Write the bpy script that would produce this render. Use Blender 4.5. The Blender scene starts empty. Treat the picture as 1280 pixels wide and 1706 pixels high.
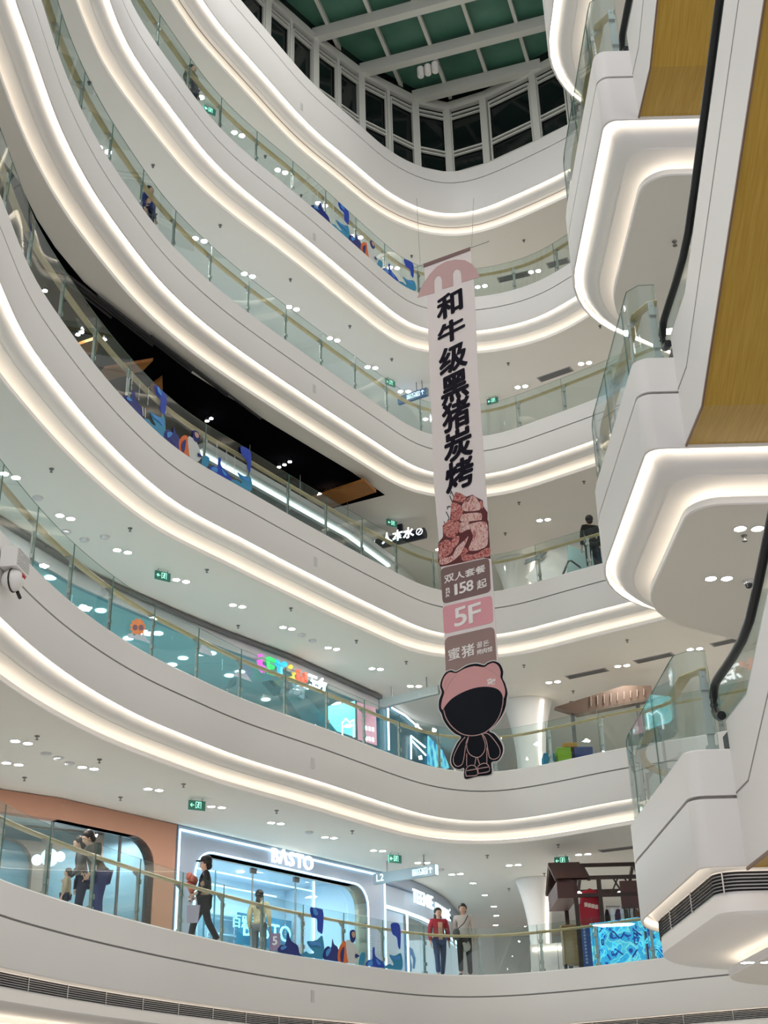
import bpy, bmesh, math, random
from mathutils import Vector, Matrix
random.seed(7)
SC = bpy.context.scene
COL = SC.collection
PI = math.pi

# ------------------------------------------------------------------ camera
EYE = 1.6
F_PX = 2137.0
TH, RO = math.radians(26.1), math.radians(-1.45)
_F = Vector((0, math.cos(TH), math.sin(TH)))
_U0 = Vector((0, -math.sin(TH), math.cos(TH)))
_R0 = Vector((1, 0, 0))
CR = _R0 * math.cos(RO) + _U0 * math.sin(RO)
CU = -_R0 * math.sin(RO) + _U0 * math.cos(RO)
CAMP = Vector((0, 0, EYE))
cam_d = bpy.data.cameras.new('camera')
cam_d.sensor_fit = 'VERTICAL'
cam_d.sensor_height = 36.0
cam_d.lens = F_PX * 36.0 / 1706.0
cam_d.clip_start = 0.05
cam_d.clip_end = 300
cam = bpy.data.objects.new('camera', cam_d)
COL.objects.link(cam)
m = Matrix((CR, CU, -_F)).transposed().to_4x4()
m.translation = CAMP
cam.matrix_world = m
SC.camera = cam

# ------------------------------------------------------------------ world, view
W = bpy.data.worlds.new('world')
SC.world = W
W.use_nodes = True
W.node_tree.nodes['Background'].inputs[0].default_value = (0.97, 0.96, 1.0, 1)
W.node_tree.nodes['Background'].inputs[1].default_value = 1.08
SC.view_settings.view_transform = 'Standard'
SC.view_settings.look = 'None'
SC.view_settings.gamma = 1
SC.view_settings.exposure = 0.0
SC.view_settings.use_curve_mapping = False
SC.cycles.max_bounces = 10
SC.cycles.diffuse_bounces = 5
SC.cycles.glossy_bounces = 4
SC.cycles.transparent_max_bounces = 24
SC.cycles.sample_clamp_indirect = 6
LED_STRENGTH = 4.0
LENS_STRENGTH = 110.0


def area_lamp(name, loc, size, power, color, rot=(0, 0, 0), size_y=None):
    d = bpy.data.lights.new(name, 'AREA')
    d.energy = power
    d.color = color
    d.shape = 'RECTANGLE'
    d.size = size
    d.size_y = size_y or size
    o = bpy.data.objects.new(name, d)
    o.location = loc
    o.rotation_euler = rot
    COL.objects.link(o)
    return o


# ------------------------------------------------------------------ geometry of the place
def ray(x, y):
    return _F * F_PX + CR * (x - 640) - CU * (y - 853)


def at_z(x, y, z):
    d = ray(x, y)
    return CAMP + d * ((z - EYE) / d.z)


def at_y(x, y, Y):
    d = ray(x, y)
    return CAMP + d * (Y / d.y)


def at_plane(x, y, p0, n):
    d = ray(x, y)
    return CAMP + d * ((Vector(p0) - CAMP).dot(n) / d.dot(n))


def project(P):
    d = Vector(P) - CAMP
    w = d.dot(_F)
    return 640 + F_PX * d.dot(CR) / w, 853 - F_PX * d.dot(CU) / w


# ------------------------------------------------------------------ materials
MATS = {}


def mat(name, color, rough=0.5, metal=0.0, emit=None, strength=0.0, spec=0.5, bump=None):
    if name in MATS:
        return MATS[name]
    mt = bpy.data.materials.new(name)
    mt.use_nodes = True
    b = mt.node_tree.nodes['Principled BSDF']
    b.inputs['Base Color'].default_value = (*color, 1)
    b.inputs['Roughness'].default_value = rough
    b.inputs['Metallic'].default_value = metal
    b.inputs['Specular IOR Level'].default_value = spec
    if emit:
        b.inputs['Emission Color'].default_value = (*emit, 1)
        b.inputs['Emission Strength'].default_value = strength
    if bump:
        sc_, st_ = bump
        nt = mt.node_tree
        tc = nt.nodes.new('ShaderNodeTexCoord')
        n = nt.nodes.new('ShaderNodeTexNoise')
        n.inputs['Scale'].default_value = sc_
        bp = nt.nodes.new('ShaderNodeBump')
        bp.inputs['Strength'].default_value = st_
        bp.inputs['Distance'].default_value = 0.01
        nt.links.new(tc.outputs['Object'], n.inputs['Vector'])
        nt.links.new(n.outputs['Fac'], bp.inputs['Height'])
        nt.links.new(bp.outputs['Normal'], b.inputs['Normal'])
    MATS[name] = mt
    return mt


def glass(name, tint, refl=0.035, rough=0.0):
    mt = bpy.data.materials.new(name)
    mt.use_nodes = True
    nt = mt.node_tree
    for n in list(nt.nodes):
        nt.nodes.remove(n)
    out = nt.nodes.new('ShaderNodeOutputMaterial')
    tr = nt.nodes.new('ShaderNodeBsdfTransparent')
    tr.inputs[0].default_value = (*tint, 1)
    gl = nt.nodes.new('ShaderNodeBsdfGlossy')
    gl.inputs['Roughness'].default_value = rough
    lw = nt.nodes.new('ShaderNodeLayerWeight')
    lw.inputs[0].default_value = 0.5
    pw = nt.nodes.new('ShaderNodeMath')
    pw.operation = 'POWER'
    pw.inputs[1].default_value = 3.5
    nt.links.new(lw.outputs['Facing'], pw.inputs[0])
    fr = nt.nodes.new('ShaderNodeMath')
    fr.operation = 'MULTIPLY_ADD'
    fr.inputs[1].default_value = 0.45
    fr.inputs[2].default_value = refl
    nt.links.new(pw.outputs[0], fr.inputs[0])
    mx = nt.nodes.new('ShaderNodeMixShader')
    nt.links.new(fr.outputs[0], mx.inputs[0])
    nt.links.new(tr.outputs[0], mx.inputs[1])
    nt.links.new(gl.outputs[0], mx.inputs[2])
    nt.links.new(mx.outputs[0], out.inputs[0])
    MATS[name] = mt
    return mt


def textured(name, kind, stops, scale=(1, 1, 1), tscale=5.0, rough=0.5, distortion=0.0, emit=0.0, detail=3.0):
    """procedural pattern: noise / wave / voronoi through a colour ramp, in object space"""
    mt = bpy.data.materials.new(name)
    mt.use_nodes = True
    nt = mt.node_tree
    b = nt.nodes['Principled BSDF']
    b.inputs['Roughness'].default_value = rough
    tc = nt.nodes.new('ShaderNodeTexCoord')
    mp = nt.nodes.new('ShaderNodeMapping')
    mp.inputs['Scale'].default_value = scale
    nt.links.new(tc.outputs['Object'], mp.inputs['Vector'])
    if kind == 'noise':
        t = nt.nodes.new('ShaderNodeTexNoise')
        t.inputs['Distortion'].default_value = distortion
        t.inputs['Detail'].default_value = detail
        o = t.outputs['Fac']
    elif kind == 'wave':
        t = nt.nodes.new('ShaderNodeTexWave')
        t.inputs['Distortion'].default_value = distortion
        t.inputs['Detail'].default_value = detail
        o = t.outputs['Fac']
    else:
        t = nt.nodes.new('ShaderNodeTexVoronoi')
        o = t.outputs['Distance']
        if distortion:
            dn = nt.nodes.new('ShaderNodeTexNoise')
            dn.inputs['Scale'].default_value = 2.2
            nt.links.new(mp.outputs[0], dn.inputs['Vector'])
            va = nt.nodes.new('ShaderNodeVectorMath')
            va.operation = 'MULTIPLY_ADD'
            va.inputs[1].default_value = (distortion, distortion, distortion)
            nt.links.new(dn.outputs['Color'], va.inputs[0])
            nt.links.new(mp.outputs[0], va.inputs[2])
            mp = va
    t.inputs['Scale'].default_value = tscale
    nt.links.new(mp.outputs[0], t.inputs['Vector'])
    r = nt.nodes.new('ShaderNodeValToRGB')
    e = r.color_ramp.elements
    e[0].position, e[0].color = stops[0][0], (*stops[0][1], 1)
    e[1].position, e[1].color = stops[-1][0], (*stops[-1][1], 1)
    for p_, c_ in stops[1:-1]:
        k = e.new(p_)
        k.color = (*c_, 1)
    nt.links.new(o, r.inputs[0])
    nt.links.new(r.outputs[0], b.inputs['Base Color'])
    if emit:
        nt.links.new(r.outputs[0], b.inputs['Emission Color'])
        b.inputs['Emission Strength'].default_value = emit
    MATS[name] = mt
    return mt


WHITE = mat('white_paint', (0.83, 0.815, 0.79), 0.45, bump=(9, 0.03))
CEIL = mat('ceiling_paint', (0.79, 0.765, 0.70), 0.7)
BAND = mat('cove_plaster', (0.86, 0.845, 0.82), 0.6)
GROOVE = mat('shadow_gap', (0.25, 0.24, 0.23), 0.6)
FLOORM = textured('polished_floor_tile', 'noise', [(0.4, (0.62, 0.60, 0.57)), (0.6, (0.70, 0.68, 0.65))], tscale=2, rough=0.25)
LEDUP = mat('warm_led_upper', (1, 1, 1), 0.5, emit=(1.0, 0.88, 0.74), strength=LED_STRENGTH * 2.0)
LED = mat('warm_led', (1, 1, 1), 0.5, emit=(1.0, 0.86, 0.70), strength=LED_STRENGTH)
LENS = mat('downlight_lens', (1, 1, 1), 0.3, emit=(1.0, 0.95, 0.88), strength=LENS_STRENGTH)
RAILGLASS = glass('railing_glass', (0.90, 0.955, 0.945))
GLASSEDGE = mat('glass_edge', (0.10, 0.20, 0.17), 0.2)
STEEL = mat('brushed_steel', (0.50, 0.50, 0.48), 0.35, 0.7)
CHROME = mat('chrome', (0.8, 0.8, 0.8), 0.12, 1.0)
RAILWOOD = textured('handrail_wood', 'noise', [(0.3, (0.56, 0.42, 0.22)), (0.7, (0.66, 0.52, 0.30))], scale=(1, 1, 6), tscale=6, rough=0.4)
SOFFITWOOD = textured('soffit_veneer', 'noise', [(0.3, (0.44, 0.265, 0.035)), (0.7, (0.54, 0.345, 0.065))], scale=(14, 0.6, 0.6), tscale=3, rough=0.38, detail=5)
BLACKRUB = mat('black_rubber', (0.012, 0.012, 0.014), 0.35)
BLACK = mat('black_paint', (0.006, 0.006, 0.007), 0.6, spec=0.15)
DARKGREY = mat('dark_grey_metal', (0.12, 0.12, 0.12), 0.5)
GREY = mat('grey_metal', (0.32, 0.32, 0.32), 0.5)
LIGHTGREY = mat('light_grey_paint', (0.6, 0.6, 0.6), 0.5)


# ------------------------------------------------------------------ mesh helpers
def wloc(o):
    v = Vector((0, 0, 0))
    while o is not None:
        v = v + o.location
        o = o.parent
    return v


class MB:
    """collects faces in world coordinates, then links them as ONE mesh object"""

    def __init__(s):
        s.v = []
        s.f = []
        s.mi = []
        s.cur = 0

    def add(s, vs, fs):
        k = len(s.v)
        s.v += [Vector(q) for q in vs]
        for f in fs:
            s.f.append([k + i for i in f])
            s.mi.append(s.cur)
        return s

    def quad(s, a, b, c, d):
        return s.add([a, b, c, d], [(0, 1, 2, 3)])

    def box(s, c, ux, uy, uz):
        """centre and three half-axis vectors"""
        c, ux, uy, uz = Vector(c), Vector(ux), Vector(uy), Vector(uz)
        vs = [c + ux * i + uy * j + uz * k for k in (-1, 1) for j in (-1, 1) for i in (-1, 1)]
        return s.add(vs, [(0, 2, 3, 1), (4, 5, 7, 6), (0, 1, 5, 4), (2, 6, 7, 3), (0, 4, 6, 2), (1, 3, 7, 5)])

    def abox(s, lo, hi):
        lo, hi = Vector(lo), Vector(hi)
        h = (hi - lo) / 2
        return s.box((lo + hi) / 2, (h.x, 0, 0), (0, h.y, 0), (0, 0, h.z))

    def bar(s, a, b, w, h, up=(0, 0, 1)):
        a, b = Vector(a), Vector(b)
        d = (b - a)
        L = d.length
        d.normalize()
        side = d.cross(Vector(up))
        if side.length < 1e-4:
            side = d.cross(Vector((1, 0, 0)))
        side.normalize()
        u = side.cross(d)
        return s.box((a + b) / 2, d * L / 2, side * w / 2, u * h / 2)

    def tube(s, pts, r, n=8, closed=False):
        pts = [Vector(p) for p in pts]
        rr = r if isinstance(r, (list, tuple)) else [r] * len(pts)
        rings = []
        up = Vector((0, 0, 1))
        N = len(pts)
        for i, p in enumerate(pts):
            if closed:
                t = pts[(i + 1) % N] - pts[i - 1]
            else:
                t = pts[min(i + 1, N - 1)] - pts[max(i - 1, 0)]
            if t.length < 1e-9:
                t = Vector((0, 0, 1))
            t.normalize()
            ref = up if abs(t.z) < 0.95 else Vector((1, 0, 0))
            a = t.cross(ref).normalized()
            b = a.cross(t)
            rings.append([p + (a * math.cos(2 * PI * k / n) + b * math.sin(2 * PI * k / n)) * rr[i] for k in range(n)])
        vs = [q for ring in rings for q in ring]
        fs = []
        M = N if closed else N - 1
        for i in range(M):
            j = (i + 1) % N
            for k in range(n):
                fs.append((i * n + k, i * n + (k + 1) % n, j * n + (k + 1) % n, j * n + k))
        if not closed:
            fs.append(tuple(range(n)))
            fs.append(tuple((N - 1) * n + k for k in reversed(range(n))))
        return s.add(vs, fs)

    def lathe(s, c, prof, n=20, sx=1, sy=1):
        """prof: list of (radius, z) about the vertical through c"""
        c = Vector(c)
        vs = []
        for r, z in prof:
            for k in range(n):
                a = 2 * PI * k / n
                vs.append(c + Vector((math.cos(a) * r * sx, math.sin(a) * r * sy, z)))
        fs = []
        for i in range(len(prof) - 1):
            for k in range(n):
                fs.append((i * n + k, i * n + (k + 1) % n, (i + 1) * n + (k + 1) % n, (i + 1) * n + k))
        fs.append(tuple(reversed(range(n))))
        fs.append(tuple((len(prof) - 1) * n + k for k in range(n)))
        return s.add(vs, fs)

    def prism(s, loop, holes, n, t, fmap=None):
        """flat plate: outline loop (3-D points in one plane) with holes, pushed from 0 to t along n"""
        n = Vector(n)
        bm = bmesh.new()
        edges = []
        loops = []
        for lp in [loop] + list(holes):
            vs = [bm.verts.new(Vector(p)) for p in lp]
            loops.append(vs)
            for i in range(len(vs)):
                edges.append(bm.edges.new((vs[i], vs[(i + 1) % len(vs)])))
        if holes:
            bmesh.ops.triangle_fill(bm, use_beauty=True, use_dissolve=False, edges=edges, normal=n)
            faces = list(bm.faces)
        else:
            f = bm.faces.new(loops[0])
            f.normal_update()
            faces = bmesh.ops.triangulate(bm, faces=[f], ngon_method='EAR_CLIP')['faces']
        bm.verts.index_update()
        vs = [v.co.copy() for v in bm.verts]
        fs = []
        for f in faces:
            idx = [v.index for v in f.verts]
            f.normal_update()
            if f.normal.dot(n) < 0:
                idx.reverse()
            fs.append(idx)
        K = len(vs)
        allv = vs + [v + n * t for v in vs]
        allf = [[i + K for i in f] for f in fs] + [list(reversed(f)) for f in fs]
        for lp in loops:
            idx = [v.index for v in lp]
            L = len(idx)
            for i in range(L):
                a, b = idx[i], idx[(i + 1) % L]
                allf.append([a, b, b + K, a + K])
        bm.free()
        return s.add(allv, allf)

    def build(s, name, mats, parent=None, smooth=False, recalc=True):
        me = bpy.data.meshes.new(name)
        off = wloc(parent) if parent is not None else Vector((0, 0, 0))
        me.from_pydata([tuple(v - off) for v in s.v], [], s.f)
        if not isinstance(mats, (list, tuple)):
            mats = [mats]
        for q in mats:
            me.materials.append(q)
        if len(mats) > 1:
            for p, i in zip(me.polygons, s.mi):
                p.material_index = i
        if recalc:
            bm = bmesh.new()
            bm.from_mesh(me)
            bmesh.ops.recalc_face_normals(bm, faces=bm.faces)
            bm.to_mesh(me)
            bm.free()
        if smooth:
            for p in me.polygons:
                p.use_smooth = True
            try:
                me.set_sharp_from_angle(angle=math.radians(40))
            except Exception:
                pass
        o = bpy.data.objects.new(name, me)
        COL.objects.link(o)
        if parent is not None:
            o.parent = parent
        return o


def tag(o, label=None, cat=None, group=None, kind=None):
    if label:
        o['label'] = label
    if cat:
        o['category'] = cat
    if group:
        o['group'] = group
    if kind:
        o['kind'] = kind
    return o


def thing(name, loc, label, cat, group=None):
    o = bpy.data.objects.new(name, None)
    o.empty_display_size = 0.2
    o.location = loc
    COL.objects.link(o)
    return tag(o, label, cat, group)


def struct(o, label=None):
    o['kind'] = 'structure'
    if label:
        o['label'] = label
    return o


def copy_tree(o, parent=None):
    c = o.copy()
    COL.objects.link(c)
    if parent is not None:
        c.parent = parent
    for ch in list(o.children):
        copy_tree(ch, c)
    return c


def text_mb(mb, body, origin, ux, uy, size, bold=0.0, align='CENTER', depth=0.01, nrm=None):
    """add lettering to mb: origin is the middle (or left) of the line, ux/uy unit axes of its plane"""
    cu = bpy.data.curves.new('lettering', 'FONT')
    cu.body = body
    cu.size = 1.0
    cu.align_x = align
    cu.align_y = 'CENTER'
    cu.offset = bold
    cu.extrude = 0.0
    cu.resolution_u = 3
    o = bpy.data.objects.new('lettering', cu)
    COL.objects.link(o)
    dg = bpy.context.evaluated_depsgraph_get()
    dg.update()
    me = bpy.data.meshes.new_from_object(o.evaluated_get(dg))
    origin, ux, uy = Vector(origin), Vector(ux), Vector(uy)
    n = Vector(nrm) if nrm is not None else ux.cross(uy).normalized()
    vs = [origin + ux * v.co.x * size + uy * v.co.y * size for v in me.vertices]
    K = len(vs)
    fs = [list(p.vertices) for p in me.polygons]
    allv = vs + [v + n * depth for v in vs]
    allf = [list(reversed(f)) for f in fs] + [[i + K for i in f] for f in fs]
    cnt = {}
    for f in fs:
        for i in range(len(f)):
            a, b = f[i], f[(i + 1) % len(f)]
            cnt[(a, b)] = 1
    for (a, b) in cnt:
        if (b, a) not in cnt:
            allf.append([a, b, b + K, a + K])
    mb.add(allv, allf)
    bpy.data.objects.remove(o)
    bpy.data.meshes.remove(me)
    bpy.data.curves.remove(cu)
    return mb


def smooth_loop(pts, n=4):
    P = [Vector(p) for p in pts]
    N = len(P)
    out = []
    for i in range(N):
        a, b, c, d = P[i - 1], P[i], P[(i + 1) % N], P[(i + 2) % N]
        for k in range(n):
            t = k / n
            out.append(tuple(0.5 * ((2 * b) + (c - a) * t + (2 * a - 5 * b + 4 * c - d) * t * t + (3 * b - a - 3 * c + d) * t ** 3)))
    return out


def smooth_line(pts, n=5):
    P = [Vector(p) for p in pts]
    P = [P[0] * 2 - P[1]] + P + [P[-1] * 2 - P[-2]]
    out = []
    for i in range(1, len(P) - 2):
        a, b, c, d = P[i - 1], P[i], P[i + 1], P[i + 2]
        for k in range(n):
            t = k / n
            out.append(tuple(0.5 * ((2 * b) + (c - a) * t + (2 * a - 5 * b + 4 * c - d) * t * t + (3 * b - a - 3 * c + d) * t ** 3)))
    out.append(tuple(P[-2]))
    return out


def grow(pts, d):
    P = [Vector(p) for p in pts]
    out = []
    N = len(P)
    ar = sum(P[i].x * P[(i + 1) % N].y - P[(i + 1) % N].x * P[i].y for i in range(N))
    sg = 1 if ar > 0 else -1
    for i in range(N):
        t = (P[(i + 1) % N] - P[i - 1]).normalized()
        out.append(tuple(P[i] + Vector((t.y, -t.x)) * d * sg))
    return out


# ------------------------------------------------------------------ plan curves
ZL = {2: 5.18, 3: 10.0, 4: 15.0, 5: 20.0, 6: 25.0, 7: 30.0}
EDGE_PX = {
    2: [(0, 1465), (70, 1487), (147, 1512), (293, 1550), (420, 1578), (500, 1593), (690, 1620), (770, 1625), (860, 1622), (1000, 1608), (1080, 1598)],
    3: [(0, 880), (55, 942), (116, 1000), (184, 1050), (255, 1094), (328, 1127), (400, 1162), (539, 1211), (634, 1248), (705, 1274), (748, 1283), (824, 1288), (964, 1261), (1043, 1243)],
    4: [(0, 319), (19, 360), (37, 424), (69, 485), (101, 527), (156, 604), (210, 666), (262, 719), (300, 752), (345, 779), (414, 816), (474, 852), (535, 885), (593, 918), (648, 946), (695, 971), (728, 985), (824, 988), (922, 960), (985, 942), (1010, 936)],
    5: [(73, 0), (92, 78), (136, 184), (183, 268), (234, 339), (251, 366), (292, 414), (356, 474), (421, 525), (478, 566), (535, 607), (591, 646), (642, 681), (685, 712), (720, 728), (806, 730), (826, 726), (899, 698), (988, 666)],
    6: [(214, 0), (259, 69), (307, 135), (324, 161), (367, 214), (427, 268), (483, 312), (538, 359), (587, 403), (635, 445), (677, 481), (694, 493), (794, 496), (900, 470), (952, 434)],
    7: [(405, 0), (420, 21), (454, 60), (521, 139), (601, 207), (639, 245), (694, 276), (749, 291), (800, 278), (817, 270), (897, 232), (947, 207)],
}
NEAR_TAIL = [(-3.4, 4.0), (-4.6, 7.0), (-5.4, 10.0), (-5.8, 13.0), (-5.9, 15.5), (-5.85, 17.0), (-5.65, 19.0), (-5.35, 20.5), (-5.0, 22.0), (-4.55, 23.4), (-4.0, 24.9)]


def resample(pts, step):
    out = [Vector(pts[0])]
    acc = 0.0
    for a, b in zip(pts[:-1], pts[1:]):
        a, b = Vector(a), Vector(b)
        L = (b - a).length
        if L < 1e-9:
            continue
        s_ = step - acc
        while s_ <= L:
            out.append(a + (b - a) * (s_ / L))
            s_ += step
        acc = L - (s_ - step)
    out.append(Vector(pts[-1]))
    return out


def smooth_curve(pts, step=0.35, sig=0.75):
    """Catmull-Rom through the survey points, then a light Gaussian"""
    P = [Vector(p) for p in pts]
    P = [P[0] * 2 - P[1]] + P + [P[-1] * 2 - P[-2]]
    fine = []
    for i in range(1, len(P) - 2):
        for k in range(12):
            t = k / 12
            a, b, c, d = P[i - 1], P[i], P[i + 1], P[i + 2]
            fine.append(0.5 * ((2 * b) + (c - a) * t + (2 * a - 5 * b + 4 * c - d) * t * t + (3 * b - a - 3 * c + d) * t ** 3))
    fine.append(P[-2])
    R = resample(fine, step)
    out = []
    n = int(3 * sig / step) + 1
    for i in range(len(R)):
        kk = min(n, i, len(R) - 1 - i)
        acc = Vector((0, 0))
        wsum = 0
        for j in range(-kk, kk + 1):
            w = math.exp(-0.5 * (j * step / sig) ** 2)
            acc += R[i + j] * w
            wsum += w
        out.append(acc / wsum)
    return out


def ring_controls(lv):
    z = ZL[lv]
    pts = [at_z(x, y, z).xy for x, y in EDGE_PX[lv]]
    y0 = pts[0].y
    tail = [Vector(t) for t in NEAR_TAIL if t[1] < y0 - 0.6]
    pts = tail + pts
    d = (pts[-1] - pts[-2]).normalized()
    last = pts[-1]
    pts += [Vector((7.3, 29.55)), Vector((9.0, 28.35)), Vector((10.8, 27.15)), Vector((12.3, 26.2))]
    sm = smooth_curve(pts)
    ctr = [(p, 0.0) for p in sm]
    if lv <= 6:
        ctr += [(Vector((13.5, 25.6)), 0.35), (Vector((13.3, 24.5)), 0.35), (Vector((3.05, 17.55)), 2.3), (Vector((3.05, 13.08)), 0.16), (Vector((12.0, 13.08)), 0.0)]
    else:
        ctr += [(Vector((13.4, 24.5)), 0.0), (Vector((13.6, 20.5)), 0.0), (Vector((12.0, 13.08)), 0.0)]
    return ctr


def offset_curve(ctr, d, nf=8):
    """polyline offset to the left of travel (away from the void), corners mitred then rounded"""
    N = len(ctr)
    P = [c[0] for c in ctr]
    M = []
    for i in range(N):
        ds = []
        if i > 0:
            ds.append((P[i] - P[i - 1]).normalized())
        if i < N - 1:
            ds.append((P[i + 1] - P[i]).normalized())
        ns = [Vector((-q.y, q.x)) for q in ds]
        if len(ns) == 1:
            M.append(P[i] + ns[0] * d)
        else:
            b = (ns[0] + ns[1])
            b.normalize()
            M.append(P[i] + b * d / max(0.35, b.dot(ns[0])))
    out = []
    for i in range(N):
        r = ctr[i][1]
        if r <= 0 or i in (0, N - 1):
            out.append(M[i])
            continue
        a = (M[i - 1] - M[i])
        b = (M[i + 1] - M[i])
        a.normalize()
        b.normalize()
        ang = math.acos(max(-1, min(1, a.dot(b))))
        rr = r + 0.4 * d if r < 0.5 else max(0.25, r - 0.6 * d)
        tl = rr / math.tan(ang / 2)
        bis = (a + b).normalized()
        cen = M[i] + bis * (rr / math.sin(ang / 2))
        p0, p1 = M[i] + a * tl, M[i] + b * tl
        a0 = math.atan2(p0.y - cen.y, p0.x - cen.x)
        a1 = math.atan2(p1.y - cen.y, p1.x - cen.x)
        da = (a1 - a0 + PI) % (2 * PI) - PI
        for k in range(nf + 1):
            t = a0 + da * k / nf
            out.append(cen + Vector((math.cos(t), math.sin(t))) * rr)
    return out


CTR = {lv: ring_controls(lv) for lv in ZL}


def sweep(mb, lv, prof, closed=False):
    """prof: list of (distance back from the edge, height) swept along the edge of level lv"""
    rows = []
    cache = {}
    for u, z in prof:
        k = round(u, 4)
        if k not in cache:
            cache[k] = offset_curve(CTR[lv], u)
        rows.append([Vector((p.x, p.y, z)) for p in cache[k]])
    n = len(rows[0])
    vs = [p for r in rows for p in r]
    fs = []
    R = len(rows)
    for i in range(R if closed else R - 1):
        j = (i + 1) % R
        for k in range(n - 1):
            fs.append((i * n + k, i * n + k + 1, j * n + k + 1, j * n + k))
    mb.add(vs, fs)
    return mb


class Edge:
    """arc-length access to an offset of a level's edge"""

    def __init__(s, lv, d=0.0):
        s.z = ZL[lv]
        s.p = offset_curve(CTR[lv], d)
        s.s = [0.0]
        for a, b in zip(s.p[:-1], s.p[1:]):
            s.s.append(s.s[-1] + (b - a).length)

    def at(s, t):
        t = max(0, min(s.s[-1], t))
        lo, hi = 0, len(s.s) - 1
        while hi - lo > 1:
            md = (lo + hi) // 2
            if s.s[md] <= t:
                lo = md
            else:
                hi = md
        L = s.s[hi] - s.s[lo]
        f = (t - s.s[lo]) / L if L > 1e-9 else 0
        a, b = s.p[lo], s.p[hi]
        d = (b - a).normalized() if (b - a).length > 1e-9 else Vector((1, 0))
        return a + (b - a) * f, d, Vector((-d.y, d.x))

    def find_px(s, x, lo=0, hi=None):
        """arc length where the edge appears at column x"""
        best, bt = 1e9, 0
        t = lo
        hi = hi or s.s[-1]
        while t < hi:
            p, d, n = s.at(t)
            if p.y > 5:
                q = project((p.x, p.y, s.z))
                if abs(q[0] - x) < best:
                    best, bt = abs(q[0] - x), t
            t += 0.05
        return bt
# ------------------------------------------------------------------ floors, fascias, coves, ceilings
TIER = {2: 'lowest', 3: 'second', 4: 'third', 5: 'fourth', 6: 'fifth', 7: 'topmost'}
OUT_FAR = 50.0


def plate(lv, u, z, up, name, mtl, label):
    """floor or ceiling sheet reaching from the edge back to the outer walls"""
    e = offset_curve(CTR[lv], u)
    loop = [Vector((p.x, p.y, z)) for p in e]
    loop += [Vector((18, 13.08 + u, z)), Vector((18, OUT_FAR, z)), Vector((-13, OUT_FAR, z)), Vector((-13, loop[0].y, z))]
    mb = MB()
    mb.prism(loop, [], (0, 0, 1), 0.04 if up else -0.04)
    o = mb.build(name, mtl)
    struct(o, label)
    return o


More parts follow.
